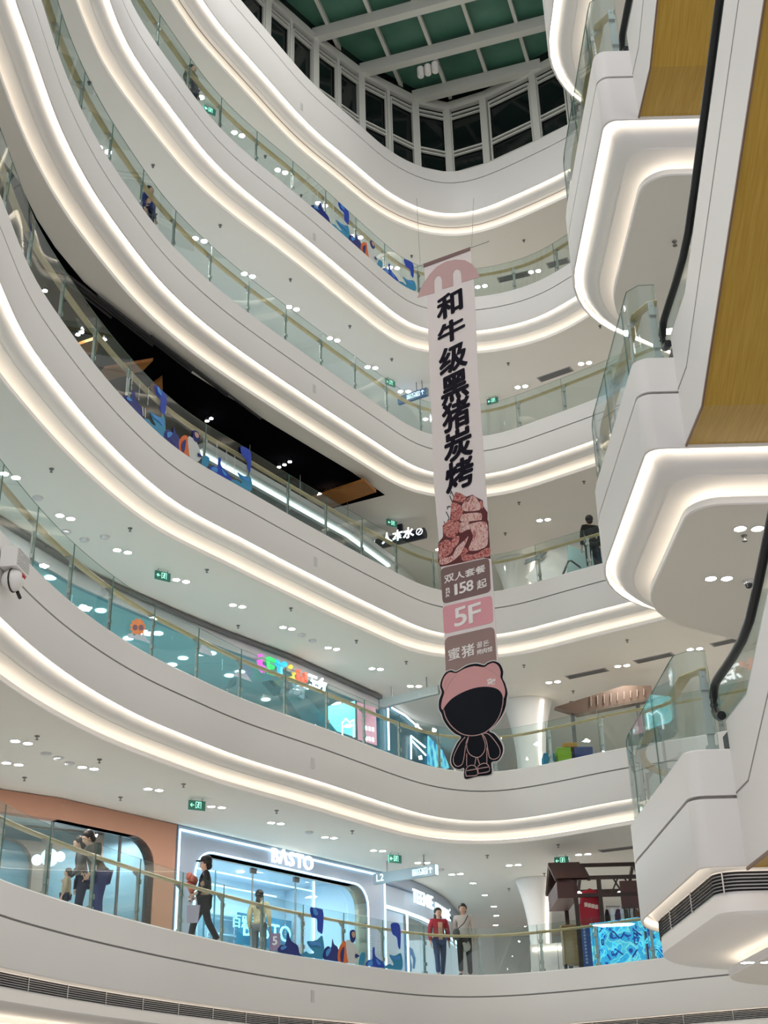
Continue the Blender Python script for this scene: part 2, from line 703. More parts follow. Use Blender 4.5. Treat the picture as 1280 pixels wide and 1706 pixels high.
for lv in range(2, 8):
    z = ZL[lv]
    # fascia with a shadow gap half-way
    if lv == 2:
        h = 1.20
    elif lv == 7:
        h = 1.73
    else:
        h = 1.25
    top_in = 0.30
    prof = [(top_in, z), (0.03, z), (0.0, z - 0.03), (0, z - 0.49), (0.025, z - 0.49), (0.025, z - 0.525), (0, z - 0.525), (0, z - h + 0.02), (0.01, z - h), (0.035, z - h), (0.035, z - h + 0.16), (top_in, z - h + 0.16)]
    mb = sweep(MB(), lv, prof, closed=True)
    nr = len(prof)
    fas = mb.build('trim_%d' % lv, WHITE, smooth=True)
    for p in fas.data.polygons:
        pass
    struct(fas, 'white curved fascia band of the %s gallery' % TIER[lv])
    g = sweep(MB(), lv, [(0.024, z - 0.491), (0.024, z - 0.524), (0.028, z - 0.524), (0.028, z - 0.491)], closed=True)
    g.build('shadow_gap', GROOVE, fas)
    # cove
    if lv == 2:
        cz = z - 1.90
        band = [(0.06, z - h + 0.15), (0.10, z - h + 0.12), (0.19, z - h + 0.03), (0.22, z - h), (0.22, z - h - 0.22), (0.22, z - h - 0.40), (0.26, z - h - 0.43), (0.62, z - h - 0.445), (1.2, z - h - 0.47), (1.25, z - h - 0.52), (1.25, z - h - 0.61)]
        led1 = (0.045, z - h + 0.10)
        lip = [(1.29, z - h - 0.60), (0.97, z - h - 0.60), (0.955, z - h - 0.615), (0.955, z - h - 0.685), (0.97, z - h - 0.70)]
        led2 = (1.10, z - h - 0.585)
    else:
        b0 = z - h
        band = [(0.07, b0 + 0.14), (0.10, b0 + 0.12), (0.13, b0 + 0.05), (0.17, b0 - 0.03), (0.235, b0 - 0.10), (0.31, b0 - 0.145), (0.39, b0 - 0.16), (0.40, b0 - 0.175), (0.56, b0 - 0.19), (0.74, b0 - 0.205), (0.80, b0 - 0.25), (0.80, b0 - 0.36)]
        cz = b0 - 0.47
        led1 = (0.045, b0 + 0.08)
        lip = [(0.84, b0 - 0.36), (0.60, b0 - 0.36), (0.585, b0 - 0.375), (0.585, b0 - 0.455), (0.60, b0 - 0.47)]
        led2 = (0.70, b0 - 0.34)
    cv = sweep(MB(), lv, band).build('cove', BAND, fas, smooth=True)
    l1 = sweep(MB(), lv, [(led1[0], led1[1]), (led1[0], led1[1] - 0.04), (led1[0] + 0.004, led1[1] - 0.04), (led1[0] + 0.004, led1[1])], closed=True)
    l1.build('led_strip', LEDUP if lv > 2 else LED, fas)
    if lip:
        sweep(MB(), lv, lip).build('ceiling_lip', WHITE, fas, smooth=True)
        l2 = sweep(MB(), lv, [(led2[0] - 0.02, led2[1]), (led2[0] + 0.02, led2[1]), (led2[0] + 0.02, led2[1] + 0.004), (led2[0] - 0.02, led2[1] + 0.004)], closed=True)
        l2.build('led_strip', LED, fas)
        plate(lv, 0.97 if lv == 2 else 0.60, cz, True, 'ceiling', CEIL, 'flat white ceiling below the %s gallery' % TIER[lv])
    if lv == 2:
        # louvred air grille let into the band
        for k in range(6):
            zz = z - h - 0.02 - k * 0.034
            sweep(MB(), lv, [(0.205, zz), (0.222, zz), (0.222, zz - 0.017), (0.205, zz - 0.017)], closed=True).build('grille_slat', BLACK, fas)
        e = Edge(lv, 0.206)
        t = 0.4
        while t < e.s[-1]:
            p, d, n = e.at(t)
            MB().bar((p.x, p.y, z - h - 0.01), (p.x, p.y, z - h - 0.225), 0.02, 0.012, up=(d.x, d.y, 0)).build('grille_divider', LIGHTGREY, fas)
            t += 1.2
    if lv == 7:
        for k in range(3):
            u = 0.34 + k * 0.075
            zz = b0 - 0.135 - k * 0.019
            sweep(MB(), lv, [(u, zz), (u + 0.04, zz - 0.012), (u + 0.04, zz - 0.02), (u, zz - 0.008)], closed=True).build('grille_slat', mat('bronze_slat', (0.30, 0.25, 0.22), 0.5), fas)
    if lv < 7:
        plate(lv, 0.28, z - 0.02, False, 'floor', FLOORM, 'polished floor of the %s gallery' % TIER[lv])
CEILZ = {lv: (ZL[lv] - 1.90 if lv == 2 else ZL[lv] - (1.73 if lv == 7 else 1.25) - 0.47) for lv in ZL}
mb = MB()
mb.abox((-30, -12, -0.1), (30, 52, 0.0))
struct(mb.build('floor', FLOORM), 'polished ground floor of the atrium')

# ------------------------------------------------------------------ outer walls and shop fronts (plan line shared by the galleries)
SHOP = [Vector(p) for p in [(-12.6, 12), (-10.6, 18), (-9.3, 23), (-8.04, 26.1), (-7.0, 27.0), (-4.94, 29.8), (-0.25, 36.34), (0.78, 38.63), (1.57, 41.4), (2.2, 45), (2.4, 49.9)]]


def wall_strip(pts, z0, z1, name, mtl, label=None, thick=0.12):
    loop = []
    pts = [Vector(p) for p in pts]
    n = len(pts)
    nr = []
    for i in range(n):
        d = (pts[min(i + 1, n - 1)] - pts[max(i - 1, 0)]).normalized()
        nr.append(Vector((-d.y, d.x)))
    mb = MB()
    for i in range(n - 1):
        a, b = pts[i], pts[i + 1]
        c, d = pts[i + 1] + nr[i + 1] * thick, pts[i] + nr[i] * thick
        vs = [Vector((q.x, q.y, zz)) for zz in (z0, z1) for q in (a, b, c, d)]
        mb.add(vs, [(0, 1, 5, 4), (1, 2, 6, 5), (2, 3, 7, 6), (3, 0, 4, 7), (0, 3, 2, 1), (4, 5, 6, 7)])
    o = mb.build(name, mtl)
    struct(o, label)
    return o


SHOPBLUE = mat('pale_blue_shop_panel', (0.40, 0.57, 0.72), 0.25)
WALLW = mat('wall_paint', (0.74, 0.73, 0.71), 0.6)
for lv in (5, 6):
    wall_strip(SHOP, ZL[lv] + 0.001, CEILZ[lv + 1] - 0.001, 'wall_left', SHOPBLUE, 'pale blue shop wall behind the %s gallery' % TIER[lv])
wall_strip(SHOP[6:], ZL[4] + 0.001, CEILZ[5] - 0.001, 'wall_left', WALLW, 'white wall behind the third gallery')
for lv in range(2, 7):
    z0, z1 = ZL[lv] + 0.001, CEILZ[lv + 1] - 0.001
    wall_strip([(2.4, 49.8), (17.9, 49.8)], z0, z1, 'wall_back', WALLW, 'white back wall behind the %s gallery' % TIER[lv])
    wall_strip([(17.85, 49.8), (17.85, 13.2)], z0, z1, 'wall_right', WALLW, 'white right wall of the %s gallery' % TIER[lv])

# ------------------------------------------------------------------ roof lantern
STEELW = mat('pale_green_grey_steel', (0.62, 0.63, 0.58), 0.5)
ROOFGLASS = textured('frosted_roof_glass', 'noise', [(0.3, (0.045, 0.14, 0.10)), (0.7, (0.09, 0.23, 0.165))], tscale=0.7, rough=0.35)
NIGHT = mat('night_window_glass', (0.006, 0.010, 0.010), 0.08)
ZE = 33.0
LANT = [Vector(p) for p in [(-6.6, 14.0), (-6.5, 18.5), (-5.9, 22.5), (-4.7, 25.6), (-3.2, 28.2), (-1.85, 29.9), (-0.44, 31.4), (1.36, 32.73), (2.49, 33.10), (3.70, 32.62), (5.26, 31.59), (7.2, 30.2), (9.4, 27.6), (10.4, 23.0), (10.6, 14.0)]]
rf = thing('roof_frame', (0, 20, ZE), 'pale steel frame of the glazed roof over the atrium', 'roof frame')
loop = [Vector((p.x, p.y, ZE + 0.55)) for p in LANT]
mb = MB().prism(loop, [], (0, 0, 1), 0.05)
gl = mb.build('roof_glazing', ROOFGLASS, rf)
tag(gl, 'dark green frosted roof panes')
for i in range(len(LANT) - 1):
    a, b = LANT[i], LANT[i + 1]
    d = (b - a).normalized()
    nn = Vector((-d.y, d.x))
    MB().bar((a.x, a.y, ZE), (b.x, b.y, ZE), 0.22, 0.34).build('eave_beam', STEELW, rf)
    MB().bar((a.x, a.y, 30.0), (b.x, b.y, 30.0), 0.3, 0.14).build('sill_beam', STEELW, rf)
    MB().bar((a.x + nn.x * .03, a.y + nn.y * .03, ZE + .38), (b.x + nn.x * .03, b.y + nn.y * .03, ZE + .38), 0.14, 0.46).build('eave_panel', NIGHT, rf)
    win = MB().quad(Vector((a.x, a.y, 30)) + nn.to_3d() * 0.05, Vector((b.x, b.y, 30)) + nn.to_3d() * 0.05, Vector((b.x, b.y, ZE)) + nn.to_3d() * 0.05, Vector((a.x, a.y, ZE)) + nn.to_3d() * 0.05)
    w = win.build('window_pane', NIGHT, rf)
    L = (b - a).length
    nsub = max(1, round(L / 1.25))
    for k in range(nsub + 1):
        q = a + (b - a) * (k / nsub)
        big = k in (0, nsub)
        if k == nsub and i < len(LANT) - 2:
            continue
        if big:
            MB().bar((q.x, q.y, 29.9), (q.x, q.y, ZE), 0.26, 0.24, up=(d.x, d.y, 0)).build('post', STEELW, rf)
        else:
            MB().bar((q.x, q.y, 29.9), (q.x, q.y, ZE), 0.14, 0.12, up=(d.x, d.y, 0)).build('mullion', STEELW, rf)
    fr = MB()
    for k in range(nsub):
        q0 = a + (b - a) * ((k + 0.1) / nsub)
        q1 = a + (b - a) * ((k + 0.9) / nsub)
        for zz in (30.85, 31.0, 32.45, 32.62):
            fr.bar((q0.x - nn.x * .03, q0.y - nn.y * .03, zz), (q1.x - nn.x * .03, q1.y - nn.y * .03, zz), 0.07, 0.06)
        for q in (q0, q1):
            fr.bar((q.x - nn.x * .03, q.y - nn.y * .03, 30.0), (q.x - nn.x * .03, q.y - nn.y * .03, 32.62), 0.06, 0.05, up=(d.x, d.y, 0))
    fr.build('window_frame', STEELW, rf)
# main beams run across, rafters at right angles
bd = Vector((0.955, -0.297))
rd = Vector((0.297, 0.955))


def clip_line(p, d):
    """where the line p + t d crosses the lantern outline"""
    ts = []
    N = len(LANT)
    for i in range(N):
        a, b = LANT[i], LANT[(i + 1) % N]
        e = b - a
        den = d.x * e.y - d.y * e.x
        if abs(den) < 1e-9:
            continue
        w = a - p
        t = (w.x * e.y - w.y * e.x) / den
        s_ = (w.x * d.y - w.y * d.x) / den
        if 0 <= s_ <= 1:
            ts.append(t)
    return (min(ts), max(ts)) if len(ts) >= 2 else None


for st in [Vector((-6.4, 19.0)), Vector((-5.6, 23.4)), Vector((-4.4, 26.3)), Vector((-3.2, 28.2)), Vector((-1.85, 29.9)), Vector((-0.44, 31.45)), Vector((1.36, 32.7))]:
    r = clip_line(st + bd * 0.3, bd)
    if r:
        a, b = st + bd * (0.3 + r[0]), st + bd * (0.3 + r[1])
        MB().bar((a.x, a.y, ZE + 0.14), (b.x, b.y, ZE + 0.14), 0.26, 0.42).build('main_beam', STEELW, rf)
for k in range(-4, 12):
    p = Vector((-0.30, 29.3)) * (33 / 34) + bd * 1.42 * k
    r = clip_line(p, rd)
    if r and r[1] - r[0] > 0.8:
        a, b = p + rd * r[0], p + rd * r[1]
        MB().bar((a.x, a.y, ZE + 0.43), (b.x, b.y, ZE + 0.43), 0.11, 0.2).build('rafter', STEELW, rf)
# cluster of three white roof lamps hanging under a beam
rc = at_z(712, 112, ZE - 0.25)
for k, (px, py) in enumerate([(701, 118), (713, 114), (725, 110)]):
    p = at_z(px, py, ZE - 0.2)
    t = thing('floodlight', (p.x, p.y, p.z), ['white cylindrical floodlight at the left of the trio under the roof beam', 'white cylindrical floodlight in the middle of the trio under the roof beam', 'white cylindrical floodlight at the right of the trio under the roof beam'][k], 'floodlight', 'roof floodlights')
    MB().lathe(p + Vector((0, 0, -0.25)), [(0.10, 0), (0.115, 0.05), (0.115, 0.36), (0.05, 0.4)], 14).build('housing', WHITE, t, smooth=True)
    MB().tube([p + Vector((0, 0, 0.1)), p + Vector((0, 0, 0.2))], 0.03).build('stem', WHITE, t)

# added fill lamps without fittings under the roof, brightening the upper fascias
for x_, y_ in ((0.3, 9.0), (0.0, 17.0), (0.6, 25.0)):
    area_lamp('roof_fill_lamp', (x_, y_, ZE - 0.4), 0.8, 260, (1, 0.98, 0.95))

# ------------------------------------------------------------------ glass railings
DECALBLUE = mat('decal_blue', (0.010, 0.055, 0.46), 0.5)
DECALDEEP = mat('decal_navy', (0.008, 0.022, 0.20), 0.5)
DECALTEAL = mat('decal_teal', (0.03, 0.27, 0.47), 0.5)
DECALORANGE = mat('decal_orange', (0.75, 0.16, 0.03), 0.5)
DECALWHITE = mat('decal_white', (0.62, 0.66, 0.64), 0.5)
SKINTONE = mat('skin', (0.56, 0.36, 0.26), 0.55)
DECALLIGHT = mat('decal_sky', (0.06, 0.28, 0.70), 0.5)
GH = 1.09


def railing(lv, first):
    z = ZL[lv]
    eg = Edge(lv, 0.05)
    er = Edge(lv, 0.22)
    total = eg.s[-1]
    # stop on the landing front, 0.4 m past its corner
    t_end = total
    if lv <= 5:
        t = total
        while t > 0:
            p, d, n = eg.at(t)
            if p.x < 3.46 and p.y < 13.3:
                break
            t -= 0.02
        t_end = t
    else:
        t_end = min(total, eg.find_px(980) + 6)
    root = thing('glass_railing', (eg.at(2)[0].x, eg.at(2)[0].y, z), 'clear glass railing with pale wood handrail around the %s gallery' % TIER[lv], 'railing', 'gallery railings')
    t = first
    joints = [t]
    while t + 1.5 < t_end - 0.3:
        t += 1.5
        joints.append(t)
    joints.append(t_end)
    for a, b in zip(joints[:-1], joints[1:]):
        a2, b2 = a + 0.008, b - 0.008
        ns = max(3, int((b2 - a2) / 0.18))
        mb = MB()
        ring = []
        for k in range(ns + 1):
            p, d, n = eg.at(a2 + (b2 - a2) * k / ns)
            q = p + n * 0.014
            ring.append([Vector((p.x, p.y, z)), Vector((p.x, p.y, z + GH)), Vector((q.x, q.y, z + GH)), Vector((q.x, q.y, z))])
        for pair in ((0, 1), (2, 3)):
            mb.cur = 0
            mb.add([r[q] for r in ring for q in pair], [(2 * k, 2 * k + 2, 2 * k + 3, 2 * k + 1) if pair[0] == 0 else (2 * k, 2 * k + 2, 2 * k + 3, 2 * k + 1) for k in range(ns)])
        mb.cur = 1
        for k in range(ns):
            mb.quad(ring[k][1], ring[k + 1][1], ring[k + 1][2], ring[k][2])
        mb.quad(*reversed(ring[0]))
        mb.quad(*ring[-1])
        o = mb.build('glass_panel', [RAILGLASS, GLASSEDGE], root, recalc=False)
        for pl in o.data.polygons:
            pl.use_smooth = pl.material_index == 0
    for t in joints:
        tt = min(max(t + (0.05 if t < t_end else -0.06), 0.05), total - 0.05)
        p, d, n = eg.at(tt)
        d3, n3 = d.to_3d(), n.to_3d()
        b0 = Vector((p.x, p.y, z)) + n3 * 0.075
        mb = MB()
        mb.box(b0 + Vector((0, 0, 0.44)), d3 * 0.036, n3 * 0.010, (0, 0, 0.44))
        mb.box(b0 + Vector((0, 0, 0.03)), d3 * 0.06, n3 * 0.035, (0, 0, 0.03))
        mb.bar(b0 + Vector((0, 0, 0.80)), b0 + n3 * 0.10 + Vector((0, 0, 0.905)), 0.06, 0.02, up=d3)
        for hh in (0.22, 0.70):
            mb.box(b0 + n3 * -0.02 + Vector((0, 0, hh)), d3 * 0.045, n3 * 0.028, (0, 0, 0.04))
        mb.build('post', STEEL, root)
    # handrail: flat oval section swept along the inner side
    mb = MB()
    pts = []
    t = first * 0.9
    step = 0.25
    er_end = t_end
    q_end = eg.at(t_end)[0]
    best, te = 1e9, er.s[-1]
    t2 = 0
    while t2 < er.s[-1]:
        dd = (er.at(t2)[0] - q_end).length
        if dd < best:
            best, te = dd, t2
        t2 += 0.05
    t = first
    while t < te:
        pts.append(er.at(t))
        t += step
    pts.append(er.at(te))
    sec = [(math.cos(2 * PI * k / 10) * 0.07, math.sin(2 * PI * k / 10) * 0.034) for k in range(10)]
    vs = []
    for p, d, n in pts:
        for a, b in sec:
            vs.append(Vector((p.x + n.x * a, p.y + n.y * a, z + 0.93 + b)))
    fs = []
    N = len(pts)
    for i in range(N - 1):
        for k in range(10):
            fs.append((i * 10 + k, i * 10 + (k + 1) % 10, (i + 1) * 10 + (k + 1) % 10, (i + 1) * 10 + k))
    fs.append(tuple(range(10)))
    fs.append(tuple((N - 1) * 10 + k for k in reversed(range(10))))
    mb.add(vs, fs)
    mb.build('handrail', RAILWOOD, root, smooth=True)
    return root, eg


RAIL = {}
for lv, px in ((2, 76), (3, 255), (4, 414), (5, 183), (6, 367)):
    e0 = Edge(lv, 0.05)
    tt = e0.find_px(px, 0, e0.find_px(760) if lv > 2 else None)
    first = tt % 1.5
    if first < 0.3:
        first += 1.5
    RAIL[lv] = railing(lv, first)

# printed foil on the glass: blue wave shapes, a surfer in white and orange
DECAL_W, DECAL_SHAPES = 1085.0, [
    (DECALDEEP, [(135, 950), (150, 890), (190, 880), (205, 790), (220, 770), (235, 830), (260, 860), (300, 890), (320, 960), (345, 985)]),
    (DECALTEAL, [(335, 985), (370, 940), (400, 960), (440, 950), (400, 900), (380, 850), (420, 845), (470, 830), (515, 800), (515, 1012)]),
    (DECALBLUE, [(410, 510), (515, 525), (515, 760), (490, 765), (470, 740), (465, 640), (420, 620)]),
    (DECALDEEP, [(525, 1012), (525, 930), (560, 890), (590, 900), (600, 820), (615, 870), (650, 910), (660, 1035)]),
    (DECALORANGE, [(655, 1034), (650, 940), (680, 860), (715, 840), (725, 920), (740, 1046)]),
    (DECALWHITE, [(742, 1046), (720, 850), (760, 830), (800, 870), (830, 980), (800, 1056)]),
    (DECALDEEP, [(755, 800), (760, 740), (800, 735), (808, 800), (790, 850), (765, 845)]),
    (DECALTEAL, [(832, 1062), (850, 960), (890, 950), (890, 1020), (872, 1068)]),
    (DECALBLUE, [(900, 1072), (920, 1020), (955, 1010), (960, 910), (980, 900), (985, 980), (1050, 1040), (1058, 1096)]),
    (DECALTEAL, [(1065, 1098), (1110, 1060), (1140, 1075), (1145, 1050), (1110, 970), (1160, 980), (1220, 960), (1220, 1120)]),
    (DECALWHITE, [(300, 880), (306, 880), (318, 950), (310, 950)]),
    (DECALWHITE, [(325, 870), (331, 870), (336, 950), (329, 950)]),
    (DECALLIGHT, [(150, 905), (185, 892), (200, 905), (175, 925), (152, 930)]),
    (DECALLIGHT, [(395, 860), (440, 850), (490, 860), (500, 900), (455, 885), (415, 890)]),
    (DECALLIGHT, [(540, 940), (575, 905), (585, 920), (565, 965), (545, 985)]),
    (DECALLIGHT, [(910, 1050), (935, 1025), (955, 1030), (950, 1075), (915, 1072)]),
    (DECALLIGHT, [(985, 1010), (1010, 1030), (1030, 1060), (1005, 1065)]),
    (DECALLIGHT, [(1130, 985), (1170, 992), (1200, 985), (1205, 1010), (1160, 1020)]),
    (DECALLIGHT, [(425, 540), (450, 545), (470, 590), (455, 605), (430, 590)]),
    (DECALDEEP, [(668, 960), (690, 900), (700, 905), (690, 1030), (672, 1032)]),
    (SKINTONE, [(766, 780), (772, 752), (795, 755), (798, 790), (782, 808)]),
    (DECALDEEP, [(800, 960), (830, 975), (832, 985), (800, 1000)]),
    (DECALBLUE, [(1130, 660), (1210, 675), (1210, 900), (1190, 890), (1180, 800), (1140, 760)]),
]


def glass_foil(lv, xa, xb):
    root, eg = RAIL[lv]
    hi = eg.find_px(760) if lv > 2 else None
    s0, s1 = eg.find_px(xa, 0, hi), eg.find_px(xb, 0, hi)
    z = ZL[lv]
    for lay, (mtl, pts) in enumerate(DECAL_SHAPES):
        P = []
        for x, y in pts:
            a = (x - 135) / DECAL_W
            h = (957 + (x - 135) * 0.16 - y) / 485 * 1.1
            P.append((s0 + (s1 - s0) * a, min(max(h, 0.015), 1.07)))
        # flat strip, subdivided by following the glass curve through its own vertices
        loop = []
        loop = [(a_, min(max(b_, .012), 1.075)) for a_, b_ in smooth_loop(P, 4)]
        flat = [Vector((q[0], q[1], 0)) for q in loop]
        tmp = MB().prism(flat, [], (0, 0, 1), 0.002)
        mb = MB()
        vs = []
        for v in tmp.v:
            p, d, n = eg.at(v.x)
            o = -0.004 - lay * 0.0012 + v.z
            vs.append(Vector((p.x + n.x * o, p.y + n.y * o, z + v.y)))
        mb.add(vs, tmp.f)
        mb.build('printed_foil', mtl, root)
    # column of small pale print lines like the slogan on the foil
    cols = MB()
    for ci, (c0, hh) in enumerate([(0.05, .8), (0.12, .75), (0.2, .85), (0.75, .8), (0.82, .75), (0.88, .7)]):
        for r in range(9):
            s_ = s0 + (s1 - s0) * c0
            p, d, n = eg.at(s_)
            c = Vector((p.x - n.x * .005, p.y - n.y * .005, z + hh - r * 0.05))
            w = 0.016 + 0.008 * ((r * 7 + ci * 3) % 3)
            cols.box(c, d.to_3d() * w, n.to_3d() * .001, (0, 0, .007))
            cols.box(c + Vector((0, 0, -.016)), d.to_3d() * w * .6, n.to_3d() * .001, (0, 0, .006))
    cols.build('printed_slogan', DECALWHITE, root)


glass_foil(2, 464, 669)
glass_foil(4, 208, 416)
glass_foil(6, 520, 690)

# ------------------------------------------------------------------ escalators
ES_X0, ES_X1 = 3.53, 5.13
ES_BEND, ES_SLOPE = 12.2, 0.5


def escalator(lv):
    z = ZL[lv]
    zo = 0.12 if lv == 2 else 0.0
    H = ZL[lv + 1] - z
    run = H / ES_SLOPE
    y1 = ES_BEND - run            # upper bend
    y2 = y1 - 2.6
    yb = 13.085
    root = thing('escalator', (4.3, 12.5, z - 0.5), 'escalator with wood soffit rising from the %s landing towards the viewer' % TIER[lv], 'escalator', 'escalators')
    zb, zt = z - 1.23, z + 0.29

    def prof(off):
        return [(yb, z + off), (ES_BEND, z + off), (y1, z + H + off), (y2, z + H + off)]
    for x, sgn in ((ES_X0, -1), (ES_X1, 1)):
        lo, hi = prof(-1.23), prof(0.29)
        loop = [Vector((x, a, b)) for a, b in lo] + [Vector((x, a, b)) for a, b in reversed(hi)]
        MB().prism(loop, [], (-sgn, 0, 0), 0.014).build('side_panel', WHITE, root)
        # shadow gap along the cladding
        g = MB()
        gp = [(yb, z - 0.47), (ES_BEND + .38, z - 0.47), (y1 + .38, z + H - 0.47)]
        for (a, b), (c, d) in zip(gp[:-1], gp[1:]):
            g.bar((x, a, b), (x, c, d), 0.006, 0.022)
        g.build('shadow_gap', GROOVE, root)
        edge_trim = MB()
        for (a, b), (c, d) in zip(lo[:-1], lo[1:]):
            edge_trim.bar((x - sgn * -0.0, a, b), (x, c, d), 0.02, 0.03)
        edge_trim.build('edge_trim', mat('soffit_edge', (0.22, 0.13, 0.09), 0.4), root)
        # balustrade glass and handrail
        xr = x - sgn * 0.09
        rail = []
        nz, ny = z + 0.69, 13.55
        for k in range(9):
            a = -PI / 2 + PI * k / 8
            rail.append((ny + 0.26 * math.cos(a), nz + 0.20 * math.sin(a)))
        rail += [(12.8, z + .89), (12.35, z + .92), (12.0, z + 1.0), (11.5, z + 1.22)]
        rail += [(y1 + 0.2, z + H + 0.80), (y1 - 0.6, z + H + 0.92), (y2 + .4, z + H + 0.92)]
        rl = MB()
        pts = [Vector((xr, a, b)) for a, b in rail]
        rl.tube(pts, 0.05, 10)
        rl.build('handrail', BLACKRUB, root, smooth=True)
        gl_ = MB()
        low = [(13.3, z + .29), (12.35, z + .29), (y1, z + H + .29 + 0.075), (y2 + .4, z + H + .29)]
        loop = [Vector((xr, a, b)) for a, b in rail[4:]] + [Vector((xr, a, b)) for a, b in reversed(low)]
        gl_.prism(loop, [], (1, 0, 0), 0.012)
        gl_.build('balustrade_glass', RAILGLASS, root)
        dk = MB()
        for (a, b), (c, d) in zip(hi[:-1], hi[1:]):
            dk.bar((x - sgn * .12, a, b + .005), (x - sgn * .12, c, d + .005), 0.24, 0.02)
        dk.build('deck_cover', STEEL, root)
        # newel base inside the landing
        nb = MB()
        nb.abox((xr - .05, 13.085, z + 0.0), (xr + .05, 13.45, z + .22))
        nb.build('newel_base', BLACKRUB, root)
    lo = prof(-1.22)
    names = []
    for i, ((a, b), (c, d)) in enumerate(zip(lo[:-1], lo[1:])):
        mb = MB()
        x0, x1 = ES_X0 + 0.015, ES_X1 - 0.015
        mb.add([(x0, a, b), (x1, a, b), (x1, c, d), (x0, c, d), (x0, a, b + .03), (x1, a, b + .03), (x1, c, d + .03), (x0, c, d + .03)],
               [(0, 1, 2, 3), (4, 7, 6, 5), (0, 4, 5, 1), (1, 5, 6, 2), (2, 6, 7, 3), (3, 7, 4, 0)])
        mb.build('soffit_panel', SOFFITWOOD, root)
    st = MB()
    n = int(run / 0.4)
    for k in range(n):
        yy = ES_BEND - k * run / n
        zz = z + k * H / n
        st.abox((ES_X0 + .3, yy - run / n, zz - .2), (ES_X1 - .3, yy, zz + H / n))
    tag(st.build('step_band', DARKGREY, root), 'dark grey ribbed steps')
    return root


for lv in (2, 3, 4):
    escalator(lv)
# ------------------------------------------------------------------ downlights: twin round lamps let into the ceilings
ORD = ['first', 'second', 'third', 'fourth', 'fifth', 'sixth', 'seventh', 'eighth', 'ninth', 'tenth', 'eleventh', 'twelfth', 'thirteenth', 'fourteenth', 'fifteenth', 'sixteenth', 'seventeenth', 'eighteenth', 'nineteenth', 'twentieth', 'twenty-first', 'twenty-second', 'twenty-third', 'twenty-fourth']
PAIRS = {
    7: [(329, 159), (397, 223), (469, 285), (536, 340), (595, 394), (656, 446), (708, 497), (802, 477), (891, 452)],
    6: [(173, 249), (248, 330), (333, 399), (414, 458), (488, 513), (556, 565), (619, 612), (674, 652), (715, 698), (869, 644), (975, 605)],
    5: [(906, 866), (737, 915)],
    4: [(17, 792), (109, 861), (204, 918), (302, 967), (396, 1009), (479, 1046), (554, 1080), (627, 1114), (691, 1143), (922, 1136), (1037, 1109), (1158, 1081), (1220, 1043)],
    3: [(36, 1236), (21, 1272), (147, 1279), (256, 1315), (361, 1344), (460, 1371), (549, 1395), (630, 1417), (704, 1437), (760, 1456), (856, 1441), (972, 1423)],
}
SINGLES = {3: [(788, 1471), (808, 1491), (823, 1510), (827, 1525), (826, 1541)]}
TRIM = mat('lamp_trim', (0.75, 0.75, 0.74), 0.4)
PLACE = {7: 'top', 6: 'fifth-tier', 5: 'fourth-tier', 4: 'third-tier', 3: 'second-tier'}
CEIL_OF = {7: 'fifth gallery', 6: 'fourth gallery', 5: 'third gallery', 4: 'second gallery', 3: 'lowest gallery'}


def downlight(p, d, label, n=2, r=0.085, group=None, drop=0.0, name='twin_downlight'):
    t = thing(name, p, label, 'ceiling light', group)
    for k in range(n):
        c = Vector(p) + d * ((k - (n - 1) / 2) * r * 2.9)
        mb = MB()
        mb.lathe(c + Vector((0, 0, -0.012)), [(r * 1.15, 0.012), (r * 1.15, 0.003), (r * 1.08, 0.0), (r * 0.98, 0.0), (r * 0.97, 0.012)], 16)
        mb.build('trim_ring', TRIM, t)
        MB().lathe(c + Vector((0, 0, -0.010)), [(r * 0.95, 0), (r * 0.95, 0.008)], 16).build('lens', LENS, t)
    return t


def along_ring(p, lv):
    """direction of the gallery edge nearest to p"""
    e = Edge(lv, 0.0)
    bi = min(range(len(e.p)), key=lambda i: (e.p[i] - Vector((p.x, p.y))).length)
    j = min(bi, len(e.p) - 2)
    d = (e.p[j + 1] - e.p[j]).normalized()
    return d.to_3d()


LAMP_W = 19.0
for lv in PAIRS:
    z = CEILZ[lv] - 0.002
    L = sorted(PAIRS[lv])
    for i, (px, py) in enumerate(L):
        p = at_z(px, py, z)
        d = Vector((0.92, -0.2, 0)).normalized() if px > 740 else (along_ring(p, lv) * 0.75 + Vector((0.5, -0.05, 0))).normalized()
        downlight(p, d, 'twin round downlight, %s from the left in the ceiling above the %s' % (ORD[i], CEIL_OF[lv]), group='downlights above the ' + CEIL_OF[lv])
        area_lamp('downlight_lamp', p + Vector((0, 0, -0.03)), 0.3, LAMP_W * (0.7 if lv == 7 else 1.0), (1, 0.97, 0.93))
    for i, (px, py) in enumerate(SINGLES.get(lv, [])):
        p = at_z(px, py, z)
        downlight(p, Vector((1, 0, 0)), 'single round downlight, %s counted downwards right of the curved shop corner' % ORD[i], n=1, group='single downlights', name='single_downlight')
# added fill lamps per gallery, no fittings, lifting the ceilings and back walls
for lv in (3, 4, 5, 6, 7):
    for x, y in ((-8.5, 9), (-8.8, 14), (-8.2, 19), (-6.5, 24.0), (12, 33), (12, 26), (8, 40), (14, 40)):
        area_lamp('ceiling_fill_lamp', (x, y, CEILZ[lv] - 0.03), 0.5, 26 if x < 0 else 62, (1, 0.97, 0.93))
# landing undersides
for (px, py), lv, lab in (((1248, 880), 3, 'twin downlight nearer the viewer under the second landing'), ((1198, 963), 3, 'twin downlight farther in under the second landing'), ((1262, 1602), 2, 'flat twin downlight under the lowest landing at the right edge')):
    p = at_z(px, py, CEILZ[lv] - 0.002)
    downlight(p, Vector((1, 0.05, 0)), lab, r=0.075, group='landing downlights')

